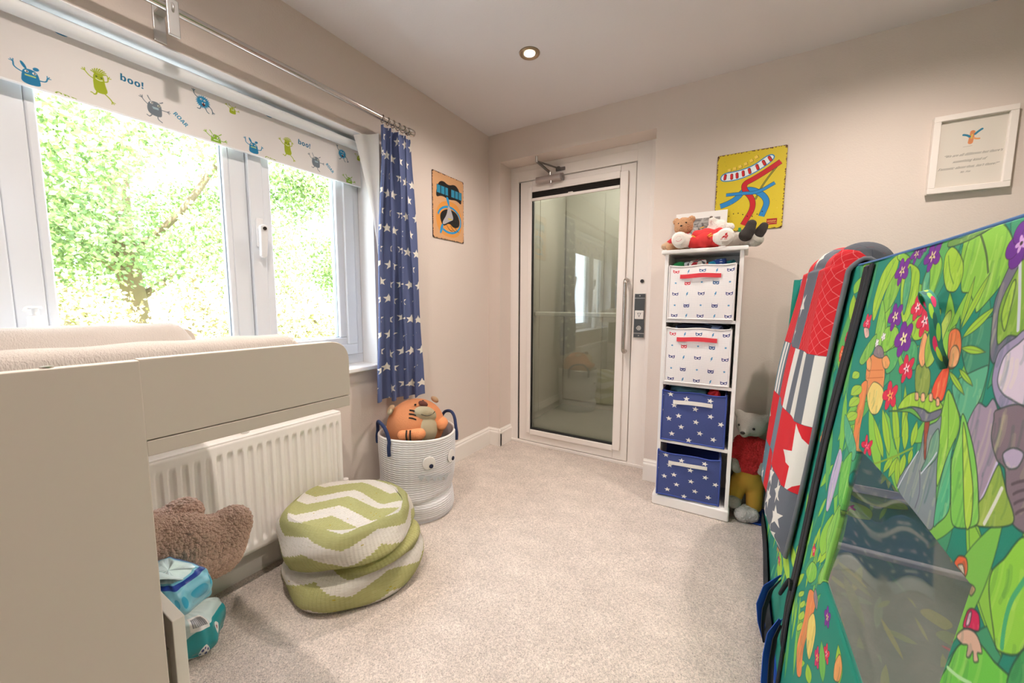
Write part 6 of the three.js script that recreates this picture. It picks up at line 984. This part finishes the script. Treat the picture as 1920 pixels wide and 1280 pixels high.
// ---------------------------------------------------------------- outside the window: first floor, gardens below
{
  const gm = std('#8f9c6a', 0.95, { bumpMap: foldBump, bumpScale: 0.02 });
  struct('ground', bb(-70, -0.32, -3.0, -2.9, -60, 40), gm);
  const leafGeo = (() => { const g = new THREE.BufferGeometry(); g.setAttribute('position', new THREE.Float32BufferAttribute([0, 0, 0, 0.32, 0.45, 0.10, 0, 1, -0.06, -0.32, 0.45, 0.10], 3)); g.setIndex([0, 1, 2, 0, 2, 3]); g.computeVertexNormals(); return g; })();
  function tree(label, clusters, trunkPts, n, size, cols, seed, name = 'tree') {
    const t = thing(name, label, name, [0, 0, 0]), r = rng(seed), bark = std('#8a7660', 0.95);
    if (trunkPts) mesh('trunk', trunkPts.map(([pts, rad]) => tube(pts, rad, 20, 8)), bark, t);
    const im = new THREE.InstancedMesh(leafGeo, std('#ffffff', 0.55, { side: THREE.DoubleSide, transmission: 0.15, thickness: 0 }), n);
    im.name = 'foliage'; im.userData.kind = 'stuff'; im.castShadow = im.receiveShadow = true;
    const m = new THREE.Matrix4(), q = new THREE.Quaternion(), c = new THREE.Color(), tot = clusters.reduce((s, k) => s + k[3] ** 2, 0);
    let i = 0;
    for (const [x, y, z, R] of clusters) { const k = Math.round(n * R * R / tot); for (let j = 0; j < k && i < n; j++, i++) {
      const a = r() * 6.2832, b = Math.acos(2 * r() - 1), rr = R * Math.pow(r(), 0.4) * (0.82 + 0.36 * hash(Math.floor(a * 3), Math.floor(b * 4), seed));
      q.setFromEuler(new THREE.Euler(r() * 6.28, r() * 6.28, r() * 6.28)); const s = size * (0.6 + 0.8 * r());
      m.compose(V(x + Math.sin(b) * Math.cos(a) * rr, y + Math.cos(b) * rr * 0.85, z + Math.sin(b) * Math.sin(a) * rr), q, V(s, s, s)); im.setMatrixAt(i, m); im.setColorAt(i, c.set(cols[Math.floor(r() * cols.length)])); } }
    im.count = i; t.add(im); return t;
  }
  const r = rng(77), cl = [];
  for (let i = 0; i < 46; i++) { const a = r() * 6.28, h = r(); cl.push([-10.5 + Math.cos(a) * 3.0 * Math.sqrt(r()), 1.6 + h * 5.6, -3.2 + Math.sin(a) * 4.4 * Math.sqrt(r()), 0.8 + 0.7 * r()]); }
  for (let i = 0; i < 16; i++) cl.push([-10.5 + r() * 2, 1.5 + r() * 4.5, -11 + r() * 5, 0.8 + 0.6 * r()]);
  tree('tall green leafy tree seen through the window', cl, [[[[-10.8, -2.9, -3.4], [-10.7, 0, -3.3], [-10.5, 3, -3.0], [-10.3, 6, -3.1]], 0.22], [[[-10.7, 1.2, -3.3], [-10.2, 2.4, -4.6], [-10.0, 3.8, -6.0]], 0.09], [[[-10.7, 1.5, -3.3], [-10.0, 2.6, -2.0], [-9.8, 4, -0.8]], 0.09], [[[-10.6, 2.2, -3.2], [-9.4, 3.2, -3.8], [-8.9, 4.4, -4.4]], 0.07]], 120000, 0.095, ['#8fa868', '#a4b874', '#7c9660', '#b0c484', '#98b070'], 5);
  const hd = [];
  for (let i = 0; i < 70; i++) hd.push([-7.6 + r() * 1.6 - 0.25 * i / 10, -0.9 + r() * 2.1, -12 + i * 0.19, 0.55 + 0.4 * r()]);
  tree('pale sunlit flowering hedge below the tall tree', hd, null, 52000, 0.085, ['#dcdcae', '#e8e2bc', '#b9bf7a', '#8f7f58', '#7d6f4c', '#8f9c50', '#e4dcc2'], 9, 'hedge');
  // flat roof below the window with its pale kerb
  struct('roof_flat', bb(-2.6, WT, 0.30, 0.42, -12, 3), std('#d8d6d2', 0.8));
  struct('roof_kerb', [bb(-2.95, -2.55, 0.62, 0.66, -12, 3, 0.008)], std('#e9e7e2', 0.7));
  struct('roof_upstand', bb(-2.9, -2.6, 0.30, 0.62, -12, 3, 0.01), std('#6f6a66', 0.9));
  const rl = thing('rooflight', 'low bluish pitched rooflight on the flat roof outside the window', 'rooflight', [-2.35, 0.42, -0.85]);
  const gp = new THREE.ConeGeometry(0.62, 0.42, 4); gp.rotateY(Math.PI / 4); gp.scale(0.8, 1, 1.15); gp.translate(0, 0.33, 0);
  mesh('glazing', gp, std('#3f5f92', 0.3), rl); mesh('kerb', bb(-0.38, 0.38, 0, 0.125, -0.52, 0.52, 0.01), std('#c9ccd2', 0.5), rl);
  const hs = thing('house', 'pale house with a low eave beyond the hedge', 'house', [-16, -2.9, -1.4]);
  mesh('wall', bb(-2.5, 2.5, 0, 3.9, -1.6, 3.2), std('#efe6dc', 0.9), hs); const rf = new THREE.CylinderGeometry(0.02, 2.3, 1.7, 4, 1); rf.rotateY(Math.PI / 4); rf.scale(2.0, 1, 1.85); rf.translate(0, 4.75, 0.8); mesh('roof', rf, std('#d6c8bc', 0.9), hs);
}
renderer.render(scene, camera);
